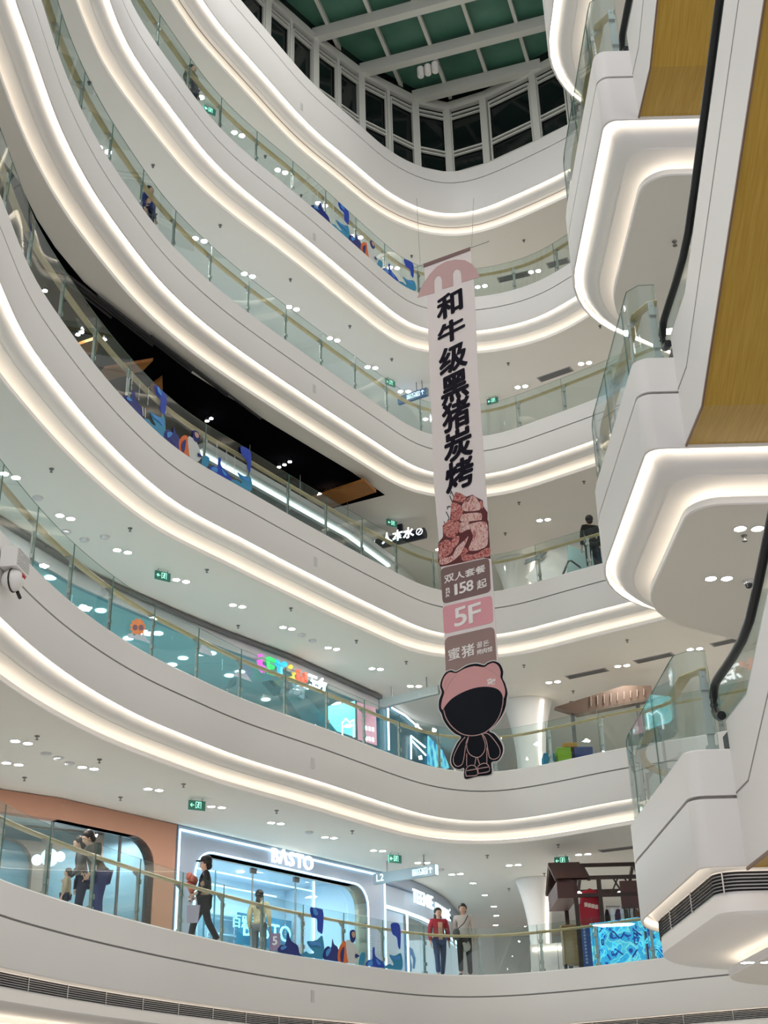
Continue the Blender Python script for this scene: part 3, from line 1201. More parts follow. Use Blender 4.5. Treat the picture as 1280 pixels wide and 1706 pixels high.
# ------------------------------------------------------------------ small ceiling fittings
SPR = [(7, 275, 65), (7, 442, 260), (7, 686, 426), (7, 873, 400), (7, 502, 325),
       (6, 149, 137), (6, 255, 275), (6, 367, 375), (6, 484, 465), (6, 583, 543), (6, 653, 598), (6, 847, 605), (6, 1000, 543),
       (5, 973, 802), (5, 865, 837), (5, 842, 888),
       (4, 86, 781), (4, 217, 880), (4, 345, 949), (4, 397, 1042), (4, 485, 1013), (4, 594, 1067), (4, 677, 1102), (4, 955, 1151), (4, 1045, 1066), (4, 873, 1108), (4, 849, 1175),
       (3, 62, 1226), (3, 166, 1265), (3, 306, 1306), (3, 41, 1295), (3, 201, 1328), (3, 461, 1350), (3, 587, 1384), (3, 930, 1407), (3, 812, 1425), (3, 907, 1455), (3, 1057, 1387), (3, 848, 1480)]
FIT = mat('sprinkler_metal', (0.22, 0.21, 0.2), 0.4, 0.6)
cnt = {}
for lv, px, py in sorted(SPR, key=lambda q: (q[0], q[1])):
    p = at_z(px, py, CEILZ[lv] - 0.001)
    cnt[lv] = cnt.get(lv, 0) + 1
    t = thing('sprinkler', p, 'small sprinkler head, %s from the left in the ceiling above the %s' % (ORD[cnt[lv] - 1], CEIL_OF[lv]), 'sprinkler', 'sprinkler heads')
    MB().lathe(p + Vector((0, 0, -0.02)), [(0.05, 0.02), (0.04, 0.0)], 10).build('escutcheon', FIT, t)
    MB().lathe(p + Vector((0, 0, -0.075)), [(0.030, 0), (0.030, 0.010), (0.010, 0.018), (0.012, 0.06)], 10).build('deflector', FIT, t)
# round speakers / smoke heads
SPK = [(4, 175, 894), (4, 141, 899), (4, 110, 885), (4, 503, 1057), (4, 521, 1067), (3, 77, 1255), (3, 116, 1271), (3, 98, 1262), (3, 515, 1386), (3, 734, 1448), (5, 63, 829)]
for i, (lv, px, py) in enumerate(SPK):
    lv = 4 if lv == 5 else lv
    p = at_z(px, py, CEILZ[lv] - 0.001)
    t = MB().lathe(p + Vector((0, 0, -0.05)), [(0.05, 0), (0.09, 0.015), (0.11, 0.05)], 14).build('smoke_detector', LIGHTGREY, smooth=True)
    tag(t, 'round grey detector, %s of the row dotted along the left ceilings' % ORD[i], 'detector', 'ceiling detectors')
# slot air vents in the ceilings at the right
VENTS = [(4, (945, 1129), (1012, 1115), 'slot vent nearest the hanging figure in the ceiling above the second gallery'),
         (4, (1059, 1103), (1122, 1089), 'middle slot vent in the ceiling above the second gallery, behind the landing glass'),
         (4, (1186, 1075), (1258, 1059), 'slot vent beside the escalator handrail in the ceiling above the second gallery'),
         (6, (898, 633), (953, 614), 'slot vent in the ceiling above the fourth gallery'),
         (7, (830, 467), (882, 455), 'slot vent beside the banner top in the ceiling above the fifth gallery'),
         (7, (912, 443), (948, 433), 'slot vent farther right in the ceiling above the fifth gallery'),
         (3, (1000, 1418), (1066, 1410), 'slot vent above the market stall in the ceiling of the lowest gallery')]
for lv, a, b, lab in VENTS:
    A, B = at_z(*a, CEILZ[lv]), at_z(*b, CEILZ[lv])
    d = (B - A).normalized()
    s_ = Vector((-d.y, d.x, 0))
    t = thing('ceiling_vent', (A + B) / 2, lab, 'vent', 'slot vents')
    L = (B - A).length
    MB().box((A + B) / 2 + Vector((0, 0, -0.006)), d * L / 2, s_ * 0.16, (0, 0, 0.006)).build('frame', GREY, t)
    for k in range(3):
        MB().box((A + B) / 2 + s_ * (k - 1) * 0.09 + Vector((0, 0, -0.016)), d * (L / 2 - 0.05), s_ * 0.03, (0, 0, 0.004)).build('slot', DARKGREY, t)

# ------------------------------------------------------------------ signs
EXITG = mat('exit_panel', (0.04, 0.16, 0.12), 0.4, emit=(0.05, 0.30, 0.20), strength=0.12)
EXITL = mat('exit_symbol', (0.5, 1, 0.8), 0.4, emit=(0.35, 1.0, 0.72), strength=1.3)


def frame_axes(p, yaw_dir):
    ux = Vector(yaw_dir).normalized()
    return ux, Vector((0, 0, 1)), Vector((ux.y, -ux.x, 0))   # last: towards the viewer side


EXITS = [(7, 349, 184, (0.8, 0.6, 0), 'green exit sign hanging highest, above the fifth gallery'),
         (6, 650, 638, (0.8, 0.6, 0), 'green exit sign left of the banner above the fourth gallery'),
         (6, 821, 668, (0.9, -0.4, 0), 'green exit sign right of the banner above the fourth gallery'),
         (5, 653, 872, (0.8, 0.6, 0), 'green exit sign above the black tubular sign'),
         (4, 271, 960, (0.8, 0.6, 0), 'green exit sign in the ceiling above the sun sticker'),
         (3, 328, 1342, (0.85, 0.5, 0), 'green exit sign above the corner of the orange shop'),
         (3, 658, 1431, (0.85, 0.5, 0), 'green exit sign beside the hanging direction sign'),
         (3, 936, 1434, (0.95, -0.3, 0), 'green exit sign left of the market stall')]
for lv, px, py, yd, lab in EXITS:
    p = at_z(px, py, CEILZ[lv] - 0.16)
    ux, uz, nv = frame_axes(p, yd)
    t = thing('exit_sign', p, lab, 'exit sign', 'green exit signs')
    MB().box(p, ux * 0.19, nv * 0.02, uz * 0.10).build('panel', EXITG, t)
    for sx in (-0.12, 0.12):
        MB().tube([p + ux * sx + uz * 0.10, p + ux * sx + uz * 0.158], 0.008, 6).build('rod', GREY, t)
    q = p + nv * 0.022
    sy = MB()
    # running figure, doorway, arrow
    sy.box(q + ux * 0.035 + uz * 0.045, ux * 0.014, nv * 0.002, uz * 0.014)
    sy.bar(q + ux * 0.03 + uz * 0.03, q + ux * 0.02 + uz * -0.02, 0.018, 0.004, up=nv)
    sy.bar(q + ux * 0.02 + uz * -0.02, q + ux * -0.01 + uz * -0.055, 0.014, 0.004, up=nv)
    sy.bar(q + ux * 0.02 + uz * -0.02, q + ux * 0.05 + uz * -0.055, 0.014, 0.004, up=nv)
    sy.bar(q + ux * 0.0 + uz * 0.015, q + ux * 0.06 + uz * 0.005, 0.012, 0.004, up=nv)
    for a, b in (((0.085, -0.065), (0.085, 0.07)), ((0.085, 0.07), (-0.03, 0.07)), ((-0.03, 0.07), (-0.03, -0.065))):
        sy.bar(q + ux * a[0] + uz * a[1], q + ux * b[0] + uz * b[1], 0.010, 0.004, up=nv)
    for a, b in (((-0.07, 0), (-0.15, 0)), ((-0.15, 0), (-0.115, 0.035)), ((-0.15, 0), (-0.115, -0.035))):
        sy.bar(q + ux * a[0] + uz * a[1], q + ux * b[0] + uz * b[1], 0.014, 0.004, up=nv)
    sy.build('symbol', EXITL, t)

SIGNBODY = mat('direction_sign_body', (0.30, 0.40, 0.46), 0.4)
SIGNGREY = mat('direction_sign_grey', (0.33, 0.39, 0.39), 0.4)
SIGNBLUE = mat('direction_sign_blue', (0.06, 0.14, 0.28), 0.4)
SIGNLIT = mat('sign_lit', (0.9, 1, 1), 0.4, emit=(0.66, 0.95, 1.0), strength=0.95)


def icon_row(mb, o, ux, uz, nv, s):
    """toilet pair, wheelchair user, lift passengers and an upward arrow"""
    def P(x, y):
        return o + ux * (x * s) + uz * (y * s)

    def fr(x0):
        for a, b in (((x0, -.5), (x0 + .9, -.5)), ((x0 + .9, -.5), (x0 + .9, .5)), ((x0 + .9, .5), (x0, .5)), ((x0, .5), (x0, -.5))):
            mb.bar(P(*a), P(*b), .07 * s, .006, up=nv)
    fr(0)
    for x in (.27, .64):
        mb.bar(P(x, -.38), P(x, .12), .18 * s, .006, up=nv)
        mb.box(P(x, .28), ux * .08 * s, nv * .003, uz * .08 * s)
    mb.bar(P(.455, -.4), P(.455, .4), .04 * s, .006, up=nv)
    fr(1.1)
    mb.box(P(1.45, .32), ux * .08 * s, nv * .003, uz * .08 * s)
    mb.bar(P(1.45, .22), P(1.47, -.08), .12 * s, .006, up=nv)
    mb.bar(P(1.47, -.05), P(1.75, -.08), .10 * s, .006, up=nv)
    mb.bar(P(1.72, -.08), P(1.85, -.36), .10 * s, .006, up=nv)
    pts = [P(1.5 + .22 * math.cos(a), -.2 + .2 * math.sin(a)) for a in [PI * (0.6 + k * 0.2) for k in range(7)]]
    for a, b in zip(pts[:-1], pts[1:]):
        mb.bar(a, b, .06 * s, .006, up=nv)
    fr(2.2)
    for x in (2.45, 2.8):
        mb.bar(P(x, -.38), P(x, .05), .16 * s, .006, up=nv)
        mb.box(P(x, .18), ux * .07 * s, nv * .003, uz * .07 * s)
    mb.bar(P(2.4, .38), P(2.85, .38), .06 * s, .006, up=nv)
    mb.bar(P(3.75, -.5), P(3.75, .5), .12 * s, .006, up=nv)
    mb.bar(P(3.75, .5), P(3.4, .12), .12 * s, .006, up=nv)
    mb.bar(P(3.75, .5), P(4.1, .12), .12 * s, .006, up=nv)


def hanging_sign(lv, rodA, rodB, left, right, hgt, mtl, label, lit, words=None, icons=True):
    """rods meet the ceiling at two picture points; the body hangs below, its ends in line with them"""
    zc = CEILZ[lv]
    A, B = at_z(*rodA, zc), at_z(*rodB, zc)
    d = (B - A)
    d.z = 0
    d.normalize()
    nv = Vector((d.y, -d.x, 0))
    L0 = at_plane(*left, A, nv)
    R0 = at_plane(*right, A, nv)
    zt = (L0.z + R0.z) / 2
    uz = Vector((0, 0, 1))
    t = thing('direction_sign', A, label, 'direction sign', 'hanging direction signs')
    c = Vector(((L0.x + R0.x) / 2, (L0.y + R0.y) / 2, zt - hgt / 2))
    half = (Vector((R0.x, R0.y, 0)) - Vector((L0.x, L0.y, 0))).length / 2
    MB().box(c, d * half, nv * 0.06, uz * hgt / 2).build('sign_body', mtl, t)
    for q in (A, B):
        MB().tube([Vector((q.x, q.y, zt)), Vector((q.x, q.y, zc - 0.004))], 0.018, 8).build('hanger_rod', GREY, t)
    mb = MB()
    f = c + nv * 0.064
    if words:
        text_mb(mb, words, f - d * (half - hgt * 0.78) , d, uz, hgt * 0.95, bold=0.01, depth=0.004, nrm=nv)
    if icons:
        s = hgt * 0.56
        icon_row(mb, f + d * (half - s * 4.7), d, uz, nv, s)
    if mb.f:
        mb.build('lettering', lit, t)
    MB().box(c + d * (half + .01), d * .012, nv * 0.055, uz * hgt * .46).build('end_cap', lit if words else GREY, t)
    return t


hanging_sign(3, (645, 1434), (706, 1424), (624.5, 1456), (727, 1440.5), 0.27, SIGNBODY, 'blue-grey hanging direction sign lettered L2 above the lowest gallery', SIGNLIT, words='L2')
hanging_sign(4, (652.5, 1143), (710.6, 1128), (634, 1165), (731, 1143), 0.25, SIGNGREY, 'unlit grey hanging sign board beside the pink-hatted cut-out', mat('sign_dull', (0.45, 0.52, 0.52), 0.5))
hanging_sign(6, (694, 637), (703, 634), (664, 662), (712, 647), 0.27, SIGNBLUE, 'small blue lit direction sign left of the banner, fourth gallery', SIGNLIT)

# black tubular shop sign of the third gallery
TUBEM = mat('tube_sign_black', (0.004, 0.006, 0.02), 0.35)
LITW = mat('lit_white', (1, 1, 1), 0.4, emit=(0.92, 0.97, 1.0), strength=2.0)
A = at_z(667, 874, CEILZ[5])
nv0 = Vector((0, -1, 0))
# the bar keeps one height, so its ends fix the direction
zt = at_plane(667, 898, A, nv0).z
Pl, Pr = at_z(629, 907, zt), at_z(708, 888, zt)
d = (Pr - Pl).normalized()
nv = Vector((d.y, -d.x, 0))
t = thing('tube_sign', A, 'black tubular shop sign with white characters hanging in front of the third gallery shop', 'shop sign')
MB().tube([Pl, Pr], 0.17, 20).build('tube', TUBEM, t, smooth=True)
MB().lathe(Pl, [(0.0, 0), (0.001, 0)], 4)
cap = MB()
for P0, sg in ((Pl, -1),):
    cap.tube([P0 + d * sg * 0.012, P0 + d * sg * 0.03], 0.15, 20)
cap.build('lit_end_disc', LITW, t)
badge = MB()
c0 = Pr - d * 0.1 + nv * 0.171
badge.tube([c0 + d * (0.1 * math.cos(2 * PI * k / 16)) + Vector((0, 0, 0.1 * math.sin(2 * PI * k / 16))) for k in range(16)], 0.012, 5, closed=True)
badge.tube([c0 + d * (-.05) + Vector((0, 0, -.05)), c0 + d * .02 + Vector((0, 0, .0)), c0 + d * .05 + Vector((0, 0, .05))], 0.012, 5)
badge.build('badge', LITW, t)
mb = MB()
text_mb(mb, '人本水', (Pl + Pr) / 2 + nv * 0.172 + d * -0.02 + Vector((0, 0, .02)), d, Vector((0, 0, 1)), 0.36, bold=0.03, depth=0.01, nrm=nv)
mb.build('lettering', LITW, t)
mid = (Pl + Pr) / 2
q = Vector((A.x, A.y, zt))
q = Pl + d * (q - Pl).dot(d)
MB().bar((q.x, q.y, zt), (q.x, q.y, CEILZ[5] - 0.004), 0.16, 0.08, up=nv).build('hanger_arm', TUBEM, t)

# ------------------------------------------------------------------ hanging banner
PA, PB = (743, 1110), (830, 1083)
LB = at_y(*PA, 26.0)
RBz = at_z(*PB, LB.z)
bx = (RBz - LB)
bx.z = 0
bx.normalize()
bz = Vector((0, 0, 1))
bn = Vector((bx.y, -bx.x, 0))


def bp(x, y, lift=0.0):
    return at_plane(x, y, LB, bn) + bn * lift


def cpx(pts, ox, oy, s):
    return [(ox + x / s, oy + y / s) for x, y in pts]


def rounded(pts, r=0.16, n=5):
    """round the corners of a quad given in picture points"""
    P = [Vector(p) for p in pts]
    out = []
    N = len(P)
    for i in range(N):
        a, b, c = P[i - 1], P[i], P[(i + 1) % N]
        L = min((a - b).length, (c - b).length) * r
        s0, s1 = b + (a - b).normalized() * L, b + (c - b).normalized() * L
        for k in range(n + 1):
            t = k / n
            out.append(tuple((1 - t) ** 2 * s0 + 2 * t * (1 - t) * b + t * t * s1))
    return out


BANW = mat('banner_cloth', (0.76, 0.68, 0.67), 0.75)
BANPINK = mat('banner_dusty_rose', (0.54, 0.35, 0.34), 0.75)
BANBROWN = mat('banner_brown', (0.20, 0.12, 0.115), 0.75)
BANBROWN2 = mat('banner_taupe', (0.30, 0.195, 0.18), 0.75)
BANROSE = mat('banner_pink', (0.70, 0.32, 0.36), 0.75)
INK = mat('banner_ink', (0.012, 0.010, 0.018), 0.7, spec=0.08)
PALEINK = mat('banner_pale_ink', (0.85, 0.79, 0.77), 0.7)
ban = thing('hanging_banner', LB, 'tall hanging restaurant banner with black characters, meat picture and prices', 'banner')
body = [(706, 442), (784, 414), (790, 478), (797, 630), (806, 756), (812.7, 854), (818, 928), (823.6, 1005), (826, 1046), (831, 1110), (743.5, 1140), (743, 1118), (736, 954), (723, 805), (711.5, 497)]
MB().prism([bp(x, y) for x, y in body], [], bn, -0.012).build('cloth', BANW, ban)
MB().prism([bp(x, y, .001) for x, y in [(706, 440), (784, 412), (784, 417.5), (706.5, 446)]], [], bn, 0.015).build('top_batten', BANBROWN, ban)
dome = [(696, 496.5), (699, 487), (705, 473.5), (716.6, 457), (728, 444.5), (743, 436), (759, 432.5), (775, 433.5), (787, 440), (794, 448.6), (799.5, 462), (782.6, 467), (769.7, 470.6), (768.7, 456), (766.5, 451), (762, 448.8), (757.5, 450.5), (755, 456), (755.5, 476.5), (737, 481.6), (736.7, 466), (734, 460.5), (730.5, 459.6), (726, 462.5), (723.7, 468), (724.4, 488)]
MB().prism([bp(x, y, .002) for x, y in dome], [], bn, 0.006).build('dome_print', BANPINK, ban)


def btext(body, x0, y0, x1, y1, slope, mtl, name, bold=0.02, lift=0.004, fit_w=True):
    """lettering whose box spans picture columns x0..x1 about the centre height"""
    cx, cy = (x0 + x1) / 2, (y0 + y1) / 2
    c = bp(cx, cy, lift)
    L_, R_ = bp(x0, cy, lift), bp(x1, cy, lift)
    w = abs((R_ - L_).dot(bx))
    T_, B_ = bp(cx, y0, lift), bp(cx, y1, lift)
    h = abs(T_.z - B_.z)
    cu = bpy.data.curves.new('m', 'FONT')
    cu.body = body
    o = bpy.data.objects.new('m', cu)
    COL.objects.link(o)
    dg = bpy.context.evaluated_depsgraph_get()
    dg.update()
    bb = o.evaluated_get(dg).bound_box
    bw = bb[6][0] - bb[0][0]
    bh = bb[6][1] - bb[0][1]
    bx0 = (bb[6][0] + bb[0][0]) / 2
    by0 = (bb[6][1] + bb[0][1]) / 2
    bpy.data.objects.remove(o)
    bpy.data.curves.remove(cu)
    mb = MB()
    sx, sy = w / bw, h / bh
    tmp = MB()
    text_mb(tmp, body, (0, 0, 0), (1, 0, 0), (0, 1, 0), 1.0, bold=0.0, align='LEFT', depth=1.0, nrm=(0, 0, 1))
    base_v, base_f = list(tmp.v), list(tmp.f)
    for k in range(8 if bold > 0 else 0):
        a_ = k * PI / 4
        tmp.add([v + Vector((math.cos(a_) * bold, math.sin(a_) * bold, (k + 1) * 0.3)) for v in base_v], base_f)
    ys = [v.y for v in tmp.v]
    yc = (min(ys) + max(ys)) / 2
    xs = [v.x for v in tmp.v]
    xc = (min(xs) + max(xs)) / 2
    vs = [c + bx * (v.x - xc) * sx + bz * (v.y - yc) * sy + bn * v.z * 0.003 for v in tmp.v]
    mb.add(vs, tmp.f)
    o = mb.build(name, mtl, ban)
    return o


def tight(w, h, slopepx):
    return h - abs(slopepx) * w


CH = [('和', 729, 770, 485, 529), ('牛', 730.6, 774, 531, 571), ('级', 732.8, 777.5, 572, 621), ('黑', 736, 780, 619, 670), ('猪', 738, 782.6, 664, 717), ('炭', 741, 786, 713, 768), ('烤', 743.5, 788.5, 763, 817)]
for ch, xa, xb, ya, yb in CH:
    btext(ch, xa, ya + 3, xb, yb - 3, 0, INK, 'banner_character', bold=0.035)
# the printed heap of meat: outline plate with marbled cuts laid over it
S3 = (680, 800, 6.822)
MEAT = textured('meat_print', 'noise', [(0.30, (0.16, 0.015, 0.02)), (0.47, (0.42, 0.06, 0.055)), (0.53, (0.70, 0.45, 0.40)), (0.58, (0.45, 0.08, 0.07)), (0.70, (0.25, 0.02, 0.025))], scale=(1, 1, 1.6), tscale=7, distortion=2.5, rough=0.7)
MEAT2 = textured('pale_meat_print', 'noise', [(0.32, (0.30, 0.05, 0.05)), (0.44, (0.62, 0.30, 0.27)), (0.55, (0.74, 0.56, 0.52)), (0.66, (0.50, 0.14, 0.12)), (0.75, (0.72, 0.58, 0.54))], scale=(2.4, 1, 1), tscale=5, distortion=2.0, rough=0.7)
DARKMEAT = mat('dark_meat_print', (0.11, 0.016, 0.02), 0.7)
HERB = mat('herb_print', (0.035, 0.05, 0.045), 0.7)
heap = [(545, 135), (600, 150), (665, 190), (735, 165), (790, 200), (850, 230), (860, 300), (905, 365), (905, 450), (915, 470), (930, 700), (940, 895), (860, 880), (620, 935), (480, 965), (370, 985), (345, 930), (345, 740), (400, 640), (395, 520), (480, 440), (490, 330), (505, 240)]
MB().prism([bp(*q, .003) for q in cpx(heap, *S3)], [], bn, 0.003).build('meat_print', DARKMEAT, ban)
CUTS = [
    (MEAT, [(520, 190), (560, 140), (660, 195), (620, 250), (520, 230)]),
    (MEAT, [(500, 260), (570, 270), (625, 320), (615, 400), (560, 470), (500, 460), (490, 340)]),
    (MEAT2, [(625, 270), (730, 175), (800, 230), (830, 310), (790, 345), (640, 350)]),
    (MEAT2, [(610, 395), (820, 372), (840, 440), (815, 455), (612, 470)]),
    (MEAT, [(405, 520), (480, 450), (570, 460), (600, 500), (580, 580), (520, 650), (440, 640), (405, 590)]),
    (MEAT2, [(590, 545), (700, 500), (890, 480), (910, 700), (880, 760), (840, 780), (780, 800), (690, 790), (740, 650), (700, 560), (600, 600)]),
    (MEAT, [(350, 745), (420, 680), (490, 700), (510, 800), (440, 870), (365, 905), (350, 830)]),
    (MEAT2, [(500, 860), (560, 760), (650, 680), (690, 640), (650, 740), (590, 850), (480, 935), (375, 960), (370, 900)]),
    (MEAT2, [(605, 482), (700, 478), (640, 535), (590, 575), (590, 520)]),
    (MEAT, [(520, 655), (585, 640), (570, 720), (510, 775), (495, 710)]),
    (MEAT, [(650, 250), (680, 205), (720, 190), (690, 240)]),
    (MEAT, [(830, 235), (855, 260), (855, 310), (835, 320), (815, 270)]),
    (MEAT, [(600, 860), (640, 770), (690, 800), (640, 845)]),
    (MEAT, [(620, 850), (760, 840), (925, 765), (930, 860), (860, 875), (640, 920)]),
]
for mtl, q in CUTS:
    MB().prism([bp(*p, .0065) for p in cpx(smooth_loop(q, 4), *S3)], [], bn, 0.002).build('meat_cut_print', mtl, ban)
hb = MB()
for (a, b) in [((490, 120), (520, 185)), ((475, 175), (505, 250)), ((440, 305), (490, 300)), ((435, 360), (470, 430)), ((470, 430), (440, 490)), ((500, 130), (480, 160)), ((470, 290), (445, 330)), ((345, 720), (385, 670)), ((410, 470), (430, 520))]:
    a2, b2 = cpx([a, b], *S3)
    hb.bar(bp(*a2, .006), bp(*b2, .006), 0.02, 0.004, up=bn)
hb.build('herb_print', HERB, ban)
# panels
P1 = [(734.5, 947), (815.5, 929), (818.3, 986), (738, 1006.5)]
P2 = [(737.8, 1011), (820, 992), (822.3, 1037), (740.3, 1056.5)]
P3 = [(741, 1062.5), (824, 1043.5), (828.5, 1112), (744, 1138)]
for q, mtl, nm in ((P1, BANBROWN, 'price_panel'), (P2, BANROSE, 'floor_panel'), (P3, BANBROWN2, 'name_panel')):
    MB().prism([bp(x, y, .003) for x, y in rounded(q, 0.14)], [], bn, 0.003).build(nm, mtl, ban)
for i, ch in enumerate('双人套餐'):
    x0 = 741 + i * 17.4
    y0 = 955.5 - i * 4.9
    btext(ch, x0, y0 + 2, x0 + 16.2, y0 + 14.5, 0, PALEINK, 'price_lettering', bold=0.02, lift=.007)
for i, ch in enumerate('158'):
    x0 = 754.5 + i * 11.8
    y0 = 973.5 - i * 3.2
    btext(ch, x0 + (4.2 if ch == '1' else 0), y0, x0 + (7.8 if ch == '1' else 11), y0 + 17.5, 0, PALEINK, 'price_lettering', bold=0.02, lift=.007)
btext('起', 795.5, 965.5, 811.5, 980, 0, PALEINK, 'price_lettering', bold=0.02, lift=.007)
btext('R', 744, 990.5, 750, 994.5, 0, PALEINK, 'price_lettering', lift=.007)
btext('M', 744, 985, 750, 989.5, 0, PALEINK, 'price_lettering', lift=.007)
btext('B', 744, 979.5, 750, 984, 0, PALEINK, 'price_lettering', lift=.007)
btext('5', 758, 1012, 778, 1042, 0, PALEINK, 'floor_lettering', bold=0.015, lift=.007)
btext('F', 782, 1006, 802, 1036, 0, PALEINK, 'floor_lettering', bold=0.015, lift=.007)
btext('蜜', 748, 1080, 767, 1099, 0, PALEINK, 'name_lettering', bold=0.015, lift=.007)
btext('猪', 770, 1074, 791, 1094, 0, PALEINK, 'name_lettering', bold=0.015, lift=.007)
btext('꿀', 795, 1070, 804.5, 1079, 0, PALEINK, 'name_lettering', lift=.007)
btext('돈', 806, 1067.5, 815.5, 1076.5, 0, PALEINK, 'name_lettering', lift=.007)
for i, ch in enumerate('烤肉馆'):
    btext(ch, 795.5 + i * 8.8, 1082 - i * 2.2, 803.3 + i * 8.8, 1090.5 - i * 2.2, 0, PALEINK, 'name_lettering', lift=.007)
# suspension line
wa, wb = bp(700, 443, 0.0), bp(820, 392, 0.0)
MB().tube([bp(690, 446.0, -.01), bp(815, 401.5, -.01)], 0.012, 6).build('hanging_rod', GREY, ban)
MB().tube([bp(786, 412, -.01), bp(786, 412, -.01) + Vector((0, 0, 0.001)), bp(789, 330, -.01)], 0.006, 6).build('wire', GREY, ban)
MB().tube([bp(700, 442, -.01), bp(700, 442, -.01) + Vector((0, 0, .001)), bp(694, 330, -.01)], 0.006, 6).build('wire', GREY, ban)

# cut-out figure at the foot of the banner (a printed board)
S4 = (690, 1020, 5.884)
OUT = [(425, 585), (375, 572), (320, 595), (280, 660), (265, 730), (280, 790), (255, 870), (255, 950), (280, 1000), (300, 1060), (345, 1130), (410, 1192), (470, 1225), (430, 1290), (385, 1390), (373, 1470), (400, 1522), (450, 1542), (500, 1530), (500, 1600), (520, 1637), (630, 1612), (750, 1597), (772, 1560), (768, 1475), (830, 1457), (870, 1400), (880, 1330), (850, 1260), (795, 1195), (745, 1165), (805, 1105), (862, 1030), (903, 940), (917, 850), (925, 790), (902, 700), (878, 650), (882, 580), (850, 510), (790, 482), (730, 500), (695, 522), (620, 507), (530, 525)]


CUTBLACK = mat('cutout_black', (0.006, 0.007, 0.012), 0.5, spec=0.08)
CUTPINK = mat('cutout_pink', (0.62, 0.30, 0.30), 0.6)
CUTLINE = mat('cutout_line_pink', (0.58, 0.36, 0.34), 0.6)
fig = thing('figure_cutout', bp(787, 1297), 'black cut-out board figure in a pink bear-eared hat below the banner', 'cut-out figure')
sm = smooth_loop(OUT)
MB().prism([bp(*q, .012) for q in cpx(grow(sm, 10), *S4)], [], bn, 0.015).build('board', mat('cutout_white', (0.62, 0.58, 0.57), 0.6), fig)
MB().prism([bp(*q, .028) for q in cpx(sm, *S4)], [], bn, 0.004).build('silhouette', CUTBLACK, fig)
HAT = [(292, 962), (277, 930), (287, 860), (308, 790), (290, 740), (287, 700), (310, 635), (360, 592), (425, 600), (500, 560), (600, 532), (695, 542), (740, 516), (790, 500), (838, 530), (860, 590), (858, 640), (885, 700), (905, 780), (888, 850), (868, 795), (820, 752), (720, 733), (600, 747), (480, 792), (380, 852), (318, 920)]
MB().prism([bp(*q, .033) for q in cpx(smooth_loop(HAT, 3), *S4)], [], bn, 0.004).build('hat', CUTPINK, fig)
LN = [
    ([(302, 962), (322, 1032), (372, 1112), (450, 1180), (530, 1210), (620, 1210), (715, 1177), (800, 1100), (855, 1005), (880, 905), (884, 845)], 6),
    ([(512, 1226), (460, 1290), (405, 1400), (397, 1470), (430, 1513), (480, 1495), (500, 1430), (520, 1290), (545, 1222)], 5),
    ([(690, 1188), (740, 1197), (800, 1260), (850, 1340), (850, 1408), (805, 1443), (755, 1430), (738, 1370), (718, 1260), (680, 1190)], 5),
    ([(545, 1225), (527, 1320), (560, 1398), (640, 1425), (697, 1372), (708, 1290), (672, 1190)], 5),
    ([(527, 1390), (527, 1512)], 5), ([(618, 1430), (605, 1500)], 5), ([(632, 1430), (655, 1492)], 5), ([(725, 1330), (725, 1482)], 5),
    ([(522, 1610), (516, 1560), (540, 1517), (580, 1503), (618, 1522), (630, 1597), (522, 1610)], 5), ([(525, 1557), (622, 1540)], 5),
    ([(642, 1585), (636, 1522), (660, 1497), (708, 1483), (743, 1510), (745, 1562), (642, 1585)], 5), ([(640, 1537), (738, 1520)], 5),
]
for pts, wpx in LN:
    q = smooth_line(pts) if len(pts) > 2 else pts
    MB().tube([bp(*p, .034) for p in cpx(q, *S4)], wpx / S4[2] * 0.010, 6).build('pink_outline', CUTLINE, fig)
for pts in ([(310, 745), (318, 690), (350, 652), (378, 660)], [(800, 560), (830, 555), (850, 585), (852, 625)], [(308, 800), (370, 680), (430, 610)], [(700, 545), (790, 590), (850, 640)]):
    MB().tube([bp(*p, .038) for p in cpx(smooth_line(pts), *S4)], 0.008, 5).build('hat_outline', BANPINK, fig)
mb = MB()
for i, ch in enumerate('蜜猪'):
    c = bp(*cpx([(752 + i * 38, 688 + i * 3)], *S4)[0], .038)
    text_mb(mb, ch, c, bx, bz, 0.13, bold=0.02, depth=0.003, nrm=bn)
mb.build('hat_lettering', PALEINK, fig)
# ------------------------------------------------------------------ open black ceiling of the third gallery shop, with timber rafts
cz5 = CEILZ[5]
blk_in = [(30, 300), (61, 364), (92, 412), (140, 470), (200, 522), (320, 622), (400, 673), (459, 710), (517, 745), (584, 785), (641, 824)]
inn = [at_z(x, y, cz5) for x, y in blk_in]
cor = at_z(539, 850, cz5)
far = [cor + (cor - inn[-1]) * 1.2, Vector((-6.5, 30.5, cz5)), Vector((-9.0, 25.5, cz5)), Vector((-10.5, 20, cz5)), Vector((-11.5, 15, cz5)), Vector((-8.6, 12, cz5))]
loop = [Vector((p.x, p.y, cz5 - 0.02)) for p in inn] + [Vector((p.x, p.y, cz5 - 0.02)) for p in [cor] + far[1:]]
bc = MB().prism(loop, [], (0, 0, 1), 0.018).build('ceiling', mat('open_black_ceiling', (0.003, 0.003, 0.004), 0.9, spec=0.0))
struct(bc, 'black open ceiling of the dark shop behind the third gallery')
